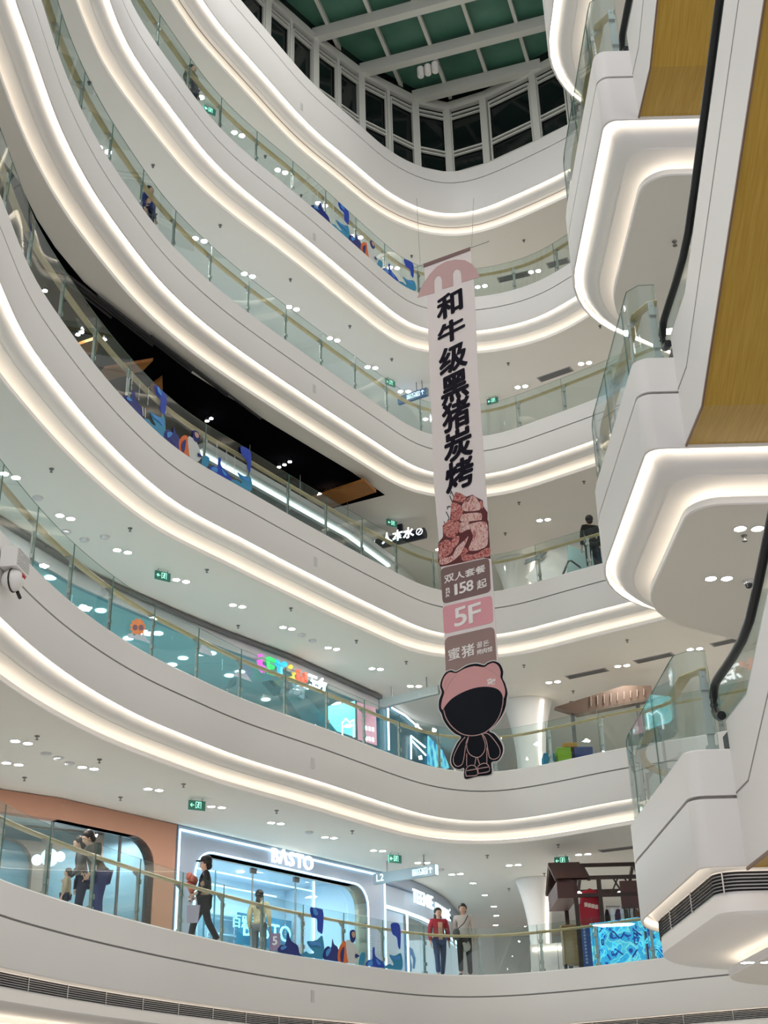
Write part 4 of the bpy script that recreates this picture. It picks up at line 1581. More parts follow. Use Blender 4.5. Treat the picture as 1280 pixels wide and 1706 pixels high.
# faint pipes and cable trays under the black ceiling
DARKPIPE = mat('dark_pipe', (0.018, 0.018, 0.02), 0.5)
for i in range(5):
    a = Vector((-8.2 + i * 0.9, 18 + i * 1.6, cz5 - 0.12))
    b = a + Vector((3.0, 7.5, 0)) * (0.75 - i * 0.06)
    a.x -= .6
    MB().tube([a, b], 0.035, 6).build('ceiling_pipe', DARKPIPE, bc)
ORANGE = textured('orange_timber', 'noise', [(0.3, (0.30, 0.115, 0.02)), (0.7, (0.38, 0.155, 0.03))], scale=(1, 6, 1), tscale=3, rough=0.5)
RAFTS = [([(511, 833), (607, 801), (627, 820), (545, 848)], 'orange timber ceiling raft at the right end of the black ceiling'),
         ([(173, 615), (255, 601), (238, 618), (160, 640)], 'larger orange timber raft behind the printed glass foil'),
         ([(250, 645), (270, 630), (271, 652), (256, 662)], 'smallest orange timber raft above the printed glass foil'),
         ([(130, 575), (166, 563), (160, 590), (140, 592)], 'orange timber raft farthest left under the black ceiling')]
for q, lab in RAFTS:
    lp = [at_z(x, y, cz5 - 0.30) for x, y in q]
    c = sum(lp, Vector()) / len(lp)
    t = thing('ceiling_raft', c, lab, 'ceiling panel', 'timber rafts')
    MB().prism(lp, [], (0, 0, 1), 0.08).build('timber_panel', ORANGE, t)
    MB().tube([c + Vector((0, 0, .08)), c + Vector((0, 0, 0.275))], 0.012, 6).build('hanger', DARKGREY, t)
SPOTM = mat('track_spot', (0.02, 0.02, 0.02), 0.4)
for i, pts in enumerate([[(465, 778), (474, 774), (483, 769)], [(543, 822), (551, 820), (559, 817)], [(345, 701), (352, 697)], [(130, 557), (136, 553)], [(75, 484)], [(174, 565)]]):
    for k, (x, y) in enumerate(pts):
        p = at_z(x, y, cz5 - 0.16)
        t = thing('track_spotlight', p, 'track spotlight under the black ceiling, %s lamp of the %s cluster from the right' % (ORD[k], ORD[[1, 0, 2, 4, 5, 3][i]]), 'spotlight', 'track spotlights')
        MB().lathe(p, [(0.05, 0), (0.055, 0.05), (0.03, 0.10), (0.015, 0.138)], 10).build('housing', SPOTM, t)
        MB().lathe(p + Vector((0, 0, -0.012)), [(0.05, 0), (0.045, 0.012)], 12).build('lens', LENS, t)
# shop wall of the third gallery with a long light line
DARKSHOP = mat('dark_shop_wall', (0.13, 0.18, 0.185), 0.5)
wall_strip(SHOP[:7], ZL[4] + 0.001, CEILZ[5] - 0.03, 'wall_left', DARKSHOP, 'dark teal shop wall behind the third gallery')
COOLLED = mat('cool_led', (1, 1, 1), 0.4, emit=(0.82, 1.0, 0.97), strength=1.7)
lp = [at_z(x, y, ZL[4] + 2.2) for x, y in [(330, 752), (415, 800), (500, 848), (580, 893), (648, 943)]]
sl = thing('shop_light_canopy', lp[2], 'long white lit canopy strip along the third gallery shop', 'light canopy')
for a, b in zip(lp[:-1], lp[1:]):
    MB().bar(a, b, 0.10, 0.05).build('light_bar', COOLLED, sl)
    MB().bar(a + Vector((0, 0, .12)), b + Vector((0, 0, .12)), 0.5, 0.16).build('canopy', LIGHTGREY, sl)
for q in (lp[1], lp[2], lp[3]):
    MB().tube([q + Vector((0, 0, .2)), q + Vector((0, 0, cz5 - q.z - 0.022))], 0.01, 6).build('hanger_wire', GREY, sl)

# ------------------------------------------------------------------ shop fronts of the lowest gallery
Z2 = ZL[2]
C3 = CEILZ[3]
TERRA = mat('terracotta_render', (0.47, 0.245, 0.165), 0.7)
BLUELED = mat('ice_blue_led', (1, 1, 1), 0.4, emit=(0.50, 0.86, 1.0), strength=1.9)
CYANLED = mat('cyan_led', (1, 1, 1), 0.4, emit=(0.12, 0.80, 0.98), strength=2.0)
SHOPWHITE = mat('shop_front_white', (0.34, 0.40, 0.50), 0.35)
SHOPGLASS = glass('shop_glass', (0.86, 0.95, 0.98), refl=0.05)
SHOPFLOOR = mat('shop_floor', (0.55, 0.58, 0.6), 0.3)
UZ = Vector((0, 0, 1))


class Front:
    """a vertical shop-front plane through two plan points"""

    def __init__(s, a, b, z):
        s.a = Vector((a[0], a[1], z))
        s.d = (Vector((b[0], b[1], z)) - s.a)
        s.L = s.d.length
        s.d.normalize()
        s.n = Vector((s.d.y, -s.d.x, 0))      # faces the atrium
        s.z = z

    def px(s, x, y, lift=0.0):
        return at_plane(x, y, s.a, s.n) + s.n * lift

    def uv(s, x, y):
        p = s.px(x, y) - s.a
        return p.dot(s.d), p.z

    def at(s, u, h, lift=0.0):
        return s.a + s.d * u + UZ * h + s.n * lift


def rrect(u0, v0, u1, v1, r, n=6):
    """rounded top corners, square feet"""
    pts = [(u0, v0), (u1, v0)]
    for cx, cy, a0 in ((u1 - r, v1 - r, 0), (u0 + r, v1 - r, PI / 2)):
        for k in range(n + 1):
            a = a0 + PI / 2 * k / n
            pts.append((cx + r * math.cos(a), cy + r * math.sin(a)))
    return pts


# --- the shop lettered BASTO
bf = Front((-4.94, 29.80), (-0.25, 36.34), Z2)
Hf = C3 - Z2 - 0.015
shop = thing('shop_unit', bf.at(bf.L / 2, 0), 'white shop front lettered BASTO edged in ice-blue light', 'shop front', 'shop fronts of the lowest gallery')
ou0 = bf.uv(324, 1500)[0]
ou1 = bf.uv(612, 1520)[0]
ov1 = bf.uv(460, 1446)[1]
outer = [bf.at(0, .01), bf.at(bf.L, .01), bf.at(bf.L, Hf), bf.at(0, Hf)]
op = [bf.at(u, v) for u, v in rrect(ou0, 0.02, ou1, ov1, 0.55)]
MB().prism(outer, [op], bf.n, -0.30).build('facade', SHOPWHITE, shop)
rim = [bf.at(u, v, .02) for u, v in rrect(ou0 - .03, 0.05, ou1 + .03, ov1 + .03, 0.56)][1:] + [bf.at(ou0 - .03, 0.05, .02)]
MB().tube(rim, 0.022, 6).build('led_outline', BLUELED, shop)
MB().tube([bf.at(0.03, .1, .03), bf.at(0.03, Hf - .10, .03), bf.at(bf.L - .03, Hf - .10, .03), bf.at(bf.L - .03, .1, .03)], 0.028, 6).build('led_border', BLUELED, shop)
jamb = MB()
inner = rrect(ou0 + .0, 0.02, ou1 - .0, ov1, 0.55)
jp = [bf.at(u, v, -.02) for u, v in inner[1:]] + [bf.at(*inner[0], -.02)]
for a, b in zip(jp[:-1], jp[1:]):
    jamb.add([a, b, b - bf.n * .4, a - bf.n * .4], [(0, 1, 2, 3)])
jamb.build('reveal', mat('champagne_reveal', (0.42, 0.36, 0.26), 0.35, 0.4), shop)
smid = bf.px(483, 1433.5, .05)
for ch, du in zip('BΛSTO', (-.66, -.335, -.02, .29, .65)):
    mb = MB()
    text_mb(mb, ch, smid + bf.d * du, bf.d, UZ, 0.50, bold=0.008, depth=0.05, nrm=bf.n)
    mb.build('sign_letter', mat('sign_white', (1, 1, 1), 0.4, emit=(0.95, 1.0, 1.0), strength=1.15), shop)
# glazing: four panes behind the opening, with stiles
gu = [ou0 + .02] + [bf.uv(x, 1500)[0] for x in (437, 509, 538)] + [ou1 - .02]
for a, b in zip(gu[:-1], gu[1:]):
    MB().box(bf.at((a + b) / 2, ov1 / 2 + .005, -.33), bf.d * ((b - a) / 2 - .01), bf.n * .006, UZ * (ov1 / 2 - .02)).build('glass_pane', SHOPGLASS, shop)
for u in gu[1:3]:
    MB().box(bf.at(u, ov1 / 2, -.33), bf.d * .012, bf.n * .02, UZ * (ov1 / 2 - .02)).build('door_stile', GREY, shop)
    MB().box(bf.at(u, ov1 - .10, -.31), bf.d * .10, bf.n * .03, UZ * .06).build('door_closer', DARKGREY, shop)
MB().tube([bf.at(gu[3], .05, -.3), bf.at(gu[3], ov1 - .05, -.3)], 0.03, 6).build('led_upright', BLUELED, shop)
# room behind
depth = 3.5
SHOPWALL = mat('shop_inside_wall', (0.72, 0.83, 0.90), 0.5)
mb = MB()
mb.quad(bf.at(0.1, 0.03, -depth), bf.at(bf.L - .1, 0.03, -depth), bf.at(bf.L - .1, Hf, -depth), bf.at(0.1, Hf, -depth))
mb.quad(bf.at(0.1, 0.03, -.35), bf.at(0.1, 0.03, -depth), bf.at(0.1, Hf, -depth), bf.at(0.1, Hf, -.35))
mb.quad(bf.at(bf.L - .1, 0.03, -.35), bf.at(bf.L - .1, 0.03, -depth), bf.at(bf.L - .1, Hf, -depth), bf.at(bf.L - .1, Hf, -.35))
mb.build('inside_walls', SHOPWALL, shop)
MB().quad(bf.at(0.1, Hf - .1, -.35), bf.at(bf.L - .1, Hf - .1, -.35), bf.at(bf.L - .1, Hf - .1, -depth), bf.at(0.1, Hf - .1, -depth)).build('inside_ceiling', mat('shop_inside_ceiling', (0.62, 0.70, 0.78), 0.5), shop)
for w in (-1.6, -2.9):
    MB().tube([bf.at(0.4, Hf - .45, w), bf.at(bf.L - 1.2, Hf - .45, w)], 0.02, 6).build('inside_light_line', BLUELED, shop)
for k, (u, w) in enumerate([(1.4, -1.2), (2.6, -1.8), (3.6, -1.3), (2.0, -3.2), (4.8, -2.4), (1.0, -2.4)]):
    MB().lathe(bf.at(u, Hf - .115, w), [(0.09, 0), (0.09, 0.012)], 12).build('inside_downlight', LENS, shop)
for u in (1.6, 4.2, 6.2):
    area_lamp('shop_lamp', bf.at(u, Hf - .2, -2.2), 0.8, 60, (0.72, 0.90, 1.0))
# shelving along the back wall
SHELF = mat('shop_shelf', (0.55, 0.68, 0.74), 0.4)
for i in range(4):
    u0 = 0.5 + i * 1.9
    sh = MB()
    for h in (0.45, 0.95, 1.45, 1.95):
        sh.box(bf.at(u0 + .75, h, -depth + .25), bf.d * .75, bf.n * .2, UZ * .02)
    for uu in (u0, u0 + 1.5):
        sh.box(bf.at(uu, 1.05, -depth + .25), bf.d * .02, bf.n * .2, UZ * 1.02)
    sh.build('wall_shelf', SHELF, shop)
rk = MB()
for uu, ww in ((2.0, -1.0), (2.35, -1.0)):
    rk.tube([bf.at(uu, .02, ww), bf.at(uu, 2.5, ww)], .025, 6)
for h in (.5, 1.2, 1.9):
    rk.tube([bf.at(2.0, h, -1.0), bf.at(2.35, h, -1.0)], .015, 6)
rk.build('display_rack', mat('teal_metal', (0.12, 0.35, 0.42), 0.4), shop)
c0 = bf.px(569, 1535, -2.6)
for ch, du in zip('BΛSTO', (-.80, -.41, -.02, .36, .79)):
    mb = MB()
    text_mb(mb, ch, c0 + bf.d * du, bf.d, UZ, 0.60, bold=0.0, depth=0.03, nrm=bf.n)
    mb.build('inside_sign_letter', CYANLED, shop)
MB().box(c0 - bf.n * .05, bf.d * 1.1, bf.n * .02, UZ * 0.4).build('inside_sign_panel', mat('deep_blue_panel', (0.05, 0.22, 0.34), .4), shop)
mb = MB()
c0 = bf.px(508, 1524, -2.0)
text_mb(mb, '百思图', c0, bf.d, UZ, 0.36, bold=0.0, depth=0.03, nrm=bf.n)
mb.build('inside_sign_lettering', CYANLED, shop)

# --- terracotta shop to the left
TP = [Vector((-12.6, 12)), Vector((-10.6, 18)), Vector((-9.3, 23)), Vector((-8.04, 26.1)), Vector((-7.0, 27.0)), Vector((-4.97, 29.74))]
tf = Front((-7.0, 27.0), (-4.97, 29.74), Z2)
shop2 = thing('shop_unit', tf.at(tf.L / 2, 0), 'terracotta shop front with a wide round-cornered window, left end of the lowest gallery', 'shop front', 'shop fronts of the lowest gallery')
wu1 = tf.uv(256, 1480)[0]
wv1 = tf.uv(150, 1376)[1]
lf = Front((-8.04, 26.1), (-7.0, 27.0), Z2)
# right-hand pier with rounded opening
outer = [tf.at(0, .01), tf.at(0, .02), tf.at(0, Hf), tf.at(tf.L, Hf), tf.at(tf.L, .01)]
r = 0.65
pier = [(wu1, .01), (tf.L, .01), (tf.L, Hf), (0, Hf), (0, wv1)]
for k in range(9):
    a = PI / 2 - PI / 2 * k / 8
    pier.append((wu1 - r + r * math.cos(a), wv1 - r + r * math.sin(a)))
MB().prism([tf.at(u, v) for u, v in pier], [], tf.n, -0.25).build('facade', TERRA, shop2)
lintel = MB()
for a, b in zip(TP[:-2], TP[1:-1]):
    f = Front(a, b, Z2)
    lintel.prism([f.at(0, wv1), f.at(f.L, wv1), f.at(f.L, Hf), f.at(0, Hf)], [], f.n, -0.25)
lintel.build('lintel', TERRA, shop2)
jm = MB()
jp = [(wu1, .02)] + [(wu1 - r + r * math.cos(PI / 2 * k / 8), wv1 - r + r * math.sin(PI / 2 * k / 8)) for k in range(9)] + [(0, wv1)]
for a, b in zip(jp[:-1], jp[1:]):
    p, q = tf.at(*a, -.03), tf.at(*b, -.03)
    jm.add([p, q, q - tf.n * .3, p - tf.n * .3], [(0, 1, 2, 3)])
jm.build('reveal', mat('dark_bronze_reveal', (0.10, 0.095, 0.09), 0.3, 0.5), shop2)
for f, a, b in ((tf, 0.02, wu1 - .9), (tf, wu1 - .88, wu1 - .02), (lf, 0.02, lf.L - .02)):
    MB().box(f.at((a + b) / 2, wv1 / 2, -.2), f.d * (b - a) / 2, f.n * .006, UZ * (wv1 / 2 - .02)).build('glass_pane', SHOPGLASS, shop2)
f0 = Front(TP[2], TP[3], Z2)
MB().box(f0.at(f0.L / 2, wv1 / 2, -.2), f0.d * (f0.L / 2 - .02), f0.n * .006, UZ * (wv1 / 2 - .02)).build('glass_pane', SHOPGLASS, shop2)
for f, u in ((tf, 0.0), (tf, wu1 - .89), (lf, 0.0)):
    MB().box(f.at(u, wv1 / 2, -.2), f.d * .02, f.n * .03, UZ * (wv1 / 2 - .02)).build('mullion', DARKGREY, shop2)
# room behind: terracotta back wall with arched niches
bw = Front((-10.9, 27.7), (-6.8, 30.5), Z2)
ar = []
for u0 in (0.5, 2.1, 3.7):
    ar.append([bw.at(u, v) for u, v in rrect(u0, 0.3, u0 + 1.2, 2.75, 0.6)])
MB().prism([bw.at(0, .02), bw.at(bw.L, .02), bw.at(bw.L, Hf), bw.at(0, Hf)], ar, bw.n, -.2).build('niche_wall', mat('warm_plaster', (0.40, 0.27, 0.21), 0.6), shop2)
MB().quad(bw.at(0, .02, -.25), bw.at(bw.L, .02, -.25), bw.at(bw.L, Hf, -.25), bw.at(0, Hf, -.25)).build('niche_back', mat('niche_blue_grey', (0.26, 0.40, 0.45), 0.4), shop2)
MB().quad(Vector((-13, 24.5, Z2 + .03)), Vector((-10.9, 27.9, Z2 + .03)), Vector((-10.9, 27.9, C3 - .02)), Vector((-13, 24.5, C3 - .02))).build('inside_wall', mat('warm_plaster', (0, 0, 0)), shop2)
MB().quad(bw.at(bw.L, .02), Vector((-5.0, 29.85, Z2 + .03)), Vector((-5.0, 29.85, C3 - .02)), bw.at(bw.L, Hf)).build('inside_wall', mat('niche_blue_grey', (0, 0, 0)), shop2)
for (x, y), rr_, lab in (((61, 1433), .12, 0), ((82, 1429), .20, 1), ((99.5, 1427.5), .115, 2)):
    c = at_plane(x, y, bw.at(0, 0, .5), bw.n)
    MB().tube([c, c + bw.n * .04], rr_, 20).build('round_wall_lamp', mat('lamp_blue', (1, 1, 1), 0.4, emit=(0.55, 0.9, 1.0), strength=1.5) if lab == 1 else LITW, shop2)
counter = MB()
for u, ww, h in ((1.2, .9, .9), (2.8, .8, .75), (4.4, .9, .85)):
    c = bw.at(u, h / 2 + .02, ww)
    counter.box(c, bw.d * .7, bw.n * .35, UZ * h / 2)
counter.build('display_counter', mat('counter_rose', (0.42, 0.33, 0.33), 0.4), shop2)
goods = MB()
for k in range(14):
    u = 0.7 + k * .33
    goods.box(bw.at(u, .95 + .1 * (k % 3), .9), bw.d * .12, bw.n * .15, UZ * .025)
goods.build('folded_goods', mat('pale_goods', (0.68, 0.62, 0.64), 0.6), shop2)
for p in ((-8.6, 27.6), (-6.6, 29.6)):
    area_lamp('shop_lamp', Vector((p[0], p[1], C3 - .25)), 0.8, 60, (0.95, 0.95, 1.0))
wall_strip(TP[:3], Z2 + .001, Z2 + wv1, 'wall_left', mat('niche_blue_grey', (0, 0, 0)), 'blue-grey shop wall left of the terracotta window')

# --- curved corner shop right of it
KP = [Vector(p) for p in [(-0.22, 36.40), (0.30, 37.45), (0.78, 38.63), (1.20, 39.95), (1.57, 41.4), (1.85, 43.2), (2.2, 45.0)]]
shop3 = thing('shop_unit', Vector((0.8, 38.6, Z2)), 'curved blue-lit corner shop front lettered TEENIE WEENIE', 'shop front', 'shop fronts of the lowest gallery')
zt = bf.uv(640, 1487)[1]


def kstrip(z0, z1, lift, name, mtl, thick=.1, pts=KP):
    mb = MB()
    n = len(pts)
    q = []
    for i in range(n):
        d = (pts[min(i + 1, n - 1)] - pts[max(i - 1, 0)]).normalized()
        q.append(pts[i] + Vector((d.y, -d.x)) * lift)
    for a, b in zip(q[:-1], q[1:]):
        d = (b - a).normalized()
        nn = Vector((-d.y, d.x)) * thick
        vs = [Vector((p.x, p.y, zz)) for zz in (z0, z1) for p in (a, b, b + nn, a + nn)]
        mb.add(vs, [(0, 1, 5, 4), (1, 2, 6, 5), (2, 3, 7, 6), (3, 0, 4, 7), (0, 3, 2, 1), (4, 5, 6, 7)])
    return mb.build(name, mtl, shop3)


ZLN = Z2 + 2.18
kstrip(ZLN, C3 - .02, 0, 'fascia_panel', mat('shop_blue_grey', (0.42, 0.50, 0.60), 0.35))
kstrip(C3 - .30, C3 - .02, 0.16, 'cornice', SHOPWHITE, .12)
kstrip(ZLN - .04, ZLN + .05, .03, 'led_line', BLUELED, .03)
kstrip(Z2 + .02, ZLN - .05, -.05, 'glass_pane', SHOPGLASS, .012, KP[1:])
kstrip(Z2 + .02, ZLN - .05, -.05, 'side_panel', mat('shop_blue_grey', (0, 0, 0)), .1, KP[:2])
MB().tube([Vector((KP[1].x + .06, KP[1].y - .03, Z2 + .02)), Vector((KP[1].x + .06, KP[1].y - .03, ZLN))], .035, 6).build('led_upright', BLUELED, shop3)
kf = Front((0.78, 38.63), (1.57, 41.4), Z2)
mb = MB()
text_mb(mb, 'TEENIE', kf.at(-.25, 2.66, .12), (kf.d + bf.d * .5).normalized(), UZ, 0.52, bold=0.01, depth=0.04, nrm=kf.n)
mb.build('sign_lettering', mat('sign_ice', (1, 1, 1), 0.4, emit=(0.8, 0.97, 1.0), strength=1.2), shop3)
mb = MB()
text_mb(mb, 'WEENIE', kf.at(2.1, 2.66, .12), kf.d, UZ, 0.52, bold=0.01, depth=0.04, nrm=kf.n)
mb.build('sign_lettering', mat('sign_ice', (1, 1, 1), 0.4, emit=(0.8, 0.97, 1.0), strength=1.2), shop3)
mb = MB()
mb.quad(Vector((-2.6, 38.2, Z2 + .03)), Vector((0.0, 45, Z2 + .03)), Vector((0.0, 45, C3 - .03)), Vector((-2.6, 38.2, C3 - .03)))
mb.build('inside_wall', SHOPWALL, shop3)
area_lamp('shop_lamp', Vector((-.6, 40.0, C3 - .2)), 0.8, 60, (0.6, 0.85, 1.0))
# shop dummy seen through its glass
dm = Vector((0.28, 38.6, Z2))
d_ = thing('mannequin', dm, 'pale bluish shop dummy behind the curved corner shop glass', 'mannequin')
MB().lathe(dm, [(.18, .0), (.10, .05), (.12, .5), (.20, .85), (.15, 1.1), (.21, 1.35), (.07, 1.45), (.06, 1.5), (.10, 1.6), (.085, 1.72), (.02, 1.78)], 16).build('torso', mat('dummy_blue', (0.45, 0.58, 0.85), 0.4), d_, smooth=True)
for sx in (-1, 1):
    MB().tube([dm + Vector((sx * .19, 0, 1.32)), dm + Vector((sx * .27, -.02, 1.05)), dm + Vector((sx * .24, -.06, .8))], [.05, .042, .03], 8).build('arm', mat('dummy_blue', (0, 0, 0)), d_, smooth=True)

# ------------------------------------------------------------------ shop front of the second gallery
Z3 = ZL[3]
C4 = CEILZ[4]
SP = [Vector(p) for p in [(-11.4, 13), (-9.9, 18), (-8.2, 23), (-6.9, 26.2), (-6.23, 27.35), (-5.14, 29.03), (-4.11, 30.50), (-2.66, 32.35), (-0.3, 36.0)]]
SIGNGLASS = glass('aqua_shop_glass', (0.72, 0.92, 0.97), refl=0.06)
shop4 = thing('shop_unit', Vector((-4.11, 30.5, Z3)), 'aqua glazed shop front with bubbly multicoloured sign letters, second gallery', 'shop front')
for i, (a, b) in enumerate(zip(SP[:-1], SP[1:])):
    f = Front(a, b, Z3)
    h = C4 - Z3 - .02
    MB().prism([f.at(0, h - .42), f.at(f.L, h - .42), f.at(f.L, h), f.at(0, h)], [], f.n, -.15).build('header', mat('grey_header', (0.42, 0.43, 0.44), 0.4), shop4)
    MB().box(f.at(f.L / 2, h - .06, .09), f.d * f.L / 2, f.n * .05, UZ * .04).build('trim_line', DARKGREY, shop4)
    n = max(1, round(f.L / 1.6))
    for k in range(n):
        a_, b_ = f.L * k / n, f.L * (k + 1) / n
        MB().box(f.at((a_ + b_) / 2, (h - .42) / 2 + .01, -.06), f.d * ((b_ - a_) / 2 - .006), f.n * .006, UZ * ((h - .42) / 2 - .01)).build('glass_pane', SIGNGLASS, shop4)
AQUA = mat('aqua_room', (0.45, 0.68, 0.76), 0.5)
mb = MB()
bk = [Vector(p) for p in [(-14.8, 14), (-12.5, 21), (-10.5, 27), (-7.2, 32), (-3.6, 37.5)]]
for a, b in zip(bk[:-1], bk[1:]):
    mb.quad(Vector((a.x, a.y, Z3 + .03)), Vector((b.x, b.y, Z3 + .03)), Vector((b.x, b.y, C4 - .03)), Vector((a.x, a.y, C4 - .03)))
mb.build('inside_wall', AQUA, shop4)
for p in ((-8.6, 26.2), (-6.2, 30.5), (-4.0, 33.5), (-10.6, 20.5)):
    area_lamp('shop_lamp', Vector((p[0], p[1], C4 - .15)), 0.8, 30, (0.70, 0.92, 1.0))
for k, (px, py) in enumerate([(168, 1018), (263, 1056), (287, 1108), (305, 1097), (352, 1089), (84, 963), (155, 964), (382, 1126), (400, 1120), (443, 1166), (214, 1064)]):
    p = at_z(px, py, C4 - .02)
    MB().lathe(p, [(0.13, 0), (0.13, 0.012)], 12).build('inside_downlight', mat('inside_lens', (1, 1, 1), 0.4, emit=(0.9, 0.97, 1), strength=6), shop4)
# slanting grey column and branches inside the shop
ic = Front((-4.7, 30.9), (-3.2, 32.8), Z3)
GREYCOL = mat('grey_green_column', (0.30, 0.31, 0.30), 0.5)
for q, nm in (([(735, 545), (880, 560), (925, 610), (1075, 790), (1170, 905), (1060, 880), (890, 815), (735, 585)], 'slanted_column'), ([(640, 480), (705, 540), (705, 600), (600, 480)], 'branch'), ([(240, 555), (310, 505), (330, 450), (322, 520), (250, 562)], 'branch')):
    pp = [ic.px(*p) for p in cpx(q, 330, 1040, 5.12)]
    MB().prism([Vector((v.x, v.y, min(v.z, C4 - .05))) for v in pp], [], ic.n, -.25).build(nm, GREYCOL, shop4)
# sign letters: rounded tubes in bright lit colours
sf = Front((-4.11, 30.50), (-2.66, 32.35), Z3)
COLS = {'pink': (1.0, 0.12, 0.85), 'green': (0.05, 0.85, 0.22), 'cyan': (0.03, 0.65, 0.95), 'yellow': (1.0, 0.80, 0.10), 'red': (1.0, 0.16, 0.08)}
SG = (330, 1040, 5.12)


def glyph(strokes, col, w, nm='sign_letter'):
    mtl = mat('neon_' + col, tuple(q * .25 for q in COLS[col]), 0.4, emit=COLS[col], strength=1.0) if col in COLS else LITW
    mb = MB()
    for s_ in strokes:
        mb.tube([sf.px(*p, .18) for p in cpx(s_, *SG)], w, 8)
    mb.build(nm, mtl, shop4, smooth=True)


glyph([[(484, 272), (488, 290)]], 'pink', 0.072)
glyph([[(482, 320), (490, 385), (525, 400)], [(520, 385), (500, 405)]], 'pink', 0.083)
glyph([[(555, 300), (560, 425), (605, 435)], [(560, 305), (608, 330)], [(560, 365), (600, 385)]], 'green', 0.061)
glyph([[(620, 330), (655, 375), (658, 455)], [(655, 375), (700, 352)]], 'cyan', 0.076)
glyph([[(740, 372), (752, 385)], [(775, 430), (770, 480), (742, 485)], [(745, 460), (750, 490)]], 'yellow', 0.068)
glyph([[(810, 405), (812, 500), (850, 525), (872, 500), (868, 430)], [(838, 470), (840, 510)]], 'red', 0.076)
glyph([[(900, 445), (968, 470)], [(935, 455), (925, 490), (985, 520)], [(945, 510), (942, 570)], [(915, 530), (890, 560)], [(960, 545), (975, 570)]], 'white', .04)
glyph([[(1020, 480), (985, 500), (1052, 525)], [(1015, 520), (985, 560)], [(1010, 535), (1035, 545), (1030, 605)], [(1000, 585), (1030, 592)]], 'white', .04)
# stickers on the shop glass: a sun wearing dark glasses and grey clouds
S5 = (0, 930, 4.0)
s4 = Front((-8.2, 23), (-6.9, 26.2), Z3)
s5 = Front((-5.14, 29.03), (-4.11, 30.5), Z3)


def sticker(front, pts, off, mtl, name, lift):
    MB().prism([front.px(*q, lift) for q in cpx(pts, *off)], [], front.n, .003).build(name, mtl, shop4)


sunf = Front((-6.23, 27.35), (-5.14, 29.03), Z3)
cx, cy, R = 917, 460, 44
sticker(sunf, [(cx + (R + (12 if k % 2 else 0)) * math.cos(2 * PI * k / 24), cy + (R + (12 if k % 2 else 0)) * 1.12 * math.sin(2 * PI * k / 24)) for k in range(24)], S5, mat('sticker_sun', (0.62, 0.16, 0.03), 0.6), 'sun_sticker', .01)
for dx in (-20, 20):
    sticker(sunf, [(cx + dx + 17 * math.cos(2 * PI * k / 14), cy + 3 + 20 * math.sin(2 * PI * k / 14)) for k in range(14)], S5, mat('sticker_dark', (0.12, 0.02, 0.05), 0.5), 'sun_glasses_sticker', .016)
CLOUD = [(850, 530), (845, 505), (875, 500), (890, 520), (910, 505), (935, 515), (950, 500), (970, 530), (1000, 572), (930, 548)]
GREYST = mat('sticker_cloud', (0.34, 0.36, 0.42), 0.6)
sticker(sunf, CLOUD, S5, GREYST, 'cloud_sticker', .02)
C6 = (330, 1040, 5.12)
sticker(s5, [(5, 240), (10, 190), (35, 165), (60, 175), (75, 205), (100, 215), (125, 275), (60, 255)], C6, GREYST, 'cloud_sticker', .01)
sticker(s5, [(300, 440), (320, 410), (350, 405), (370, 420), (400, 415), (420, 440), (460, 495), (380, 465)], C6, GREYST, 'cloud_sticker', .01)
# lit advertising panels, right end of the second gallery
af = Front((-2.66, 32.35), (-0.3, 36.0), Z3)
S6 = (540, 1100, 5.333)
ADS = [([(0, 415), (255, 365), (262, 690), (150, 650), (95, 635), (0, 515)], mat('ad_aqua', (0.2, 0.6, 0.65), 0.4, emit=(0.12, 0.72, 0.85), strength=0.75), 'lit_aqua_panel'),
       ([(275, 375), (440, 425), (450, 760), (285, 710)], mat('ad_rose', (0.55, 0.3, 0.38), 0.4, emit=(0.55, 0.28, 0.36), strength=0.55), 'lit_rose_panel')]
for q, mtl, nm in ADS:
    MB().prism([af.px(*p, .06) for p in cpx(q, *S6)], [], af.n, .02).build(nm, mtl, shop4)
for q in ([(135, 690), (135, 560), (150, 545), (165, 525), (200, 560), (235, 530), (235, 690)], ):
    MB().tube([af.px(*p, .11) for p in cpx(q, *S6)], .02, 6).build('lit_outline', LITW, shop4)
mb = MB()
for yy in (600, 615, 690, 705):
    for k in range(3):
        c = af.px(*cpx([(352 + k * 30, yy + k * 6)], *S6)[0], .09)
        mb.box(c, af.d * .05, af.n * .004, UZ * .035)
mb.build('panel_lettering', BLUELED, shop4)
# blue shop beyond, with white angular light lines
TEALW = mat('teal_shop_wall', (0.04, 0.20, 0.30), 0.35)
sh5 = thing('shop_unit', Vector((0.2, 37.6, Z3)), 'dark teal shop front with white angular light lines, second gallery', 'shop front')
zz = [Vector((-0.28, 36.05)), Vector((0.3, 37.45)), Vector((0.78, 38.63)), Vector((1.57, 41.4)), Vector((2.2, 45.0))]
for a, b in zip(zz[:-1], zz[1:]):
    f = Front(a, b, Z3)
    MB().prism([f.at(0, .01), f.at(f.L, .01), f.at(f.L, C4 - Z3 - .02), f.at(0, C4 - Z3 - .02)], [], f.n, -.15).build('wall_panel', TEALW, sh5)
g1 = Front(zz[1], zz[2], Z3)
g0 = Front(zz[0], zz[1], Z3)
MB().tube([Vector((*g0.px(*cpx([(552, 430)], *S6)[0], .06).xy, min(C4 - .1, g0.px(*cpx([(552, 430)], *S6)[0], .06).z))), g0.px(*cpx([(560, 800)], *S6)[0], .06)], .035, 6).build('light_line', LITW, sh5)
for q in ([(585, 425), (700, 480), (870, 640)], [(755, 880), (755, 675), (880, 775)], [(765, 720), (885, 845)]):
    MB().tube([Vector((v.x, v.y, min(v.z, C4 - .1))) for v in [g1.px(*p, .07) for p in cpx(q, *S6)]], .03, 6).build('light_line', LITW, sh5)
g3 = Front(zz[3], zz[4], Z3)
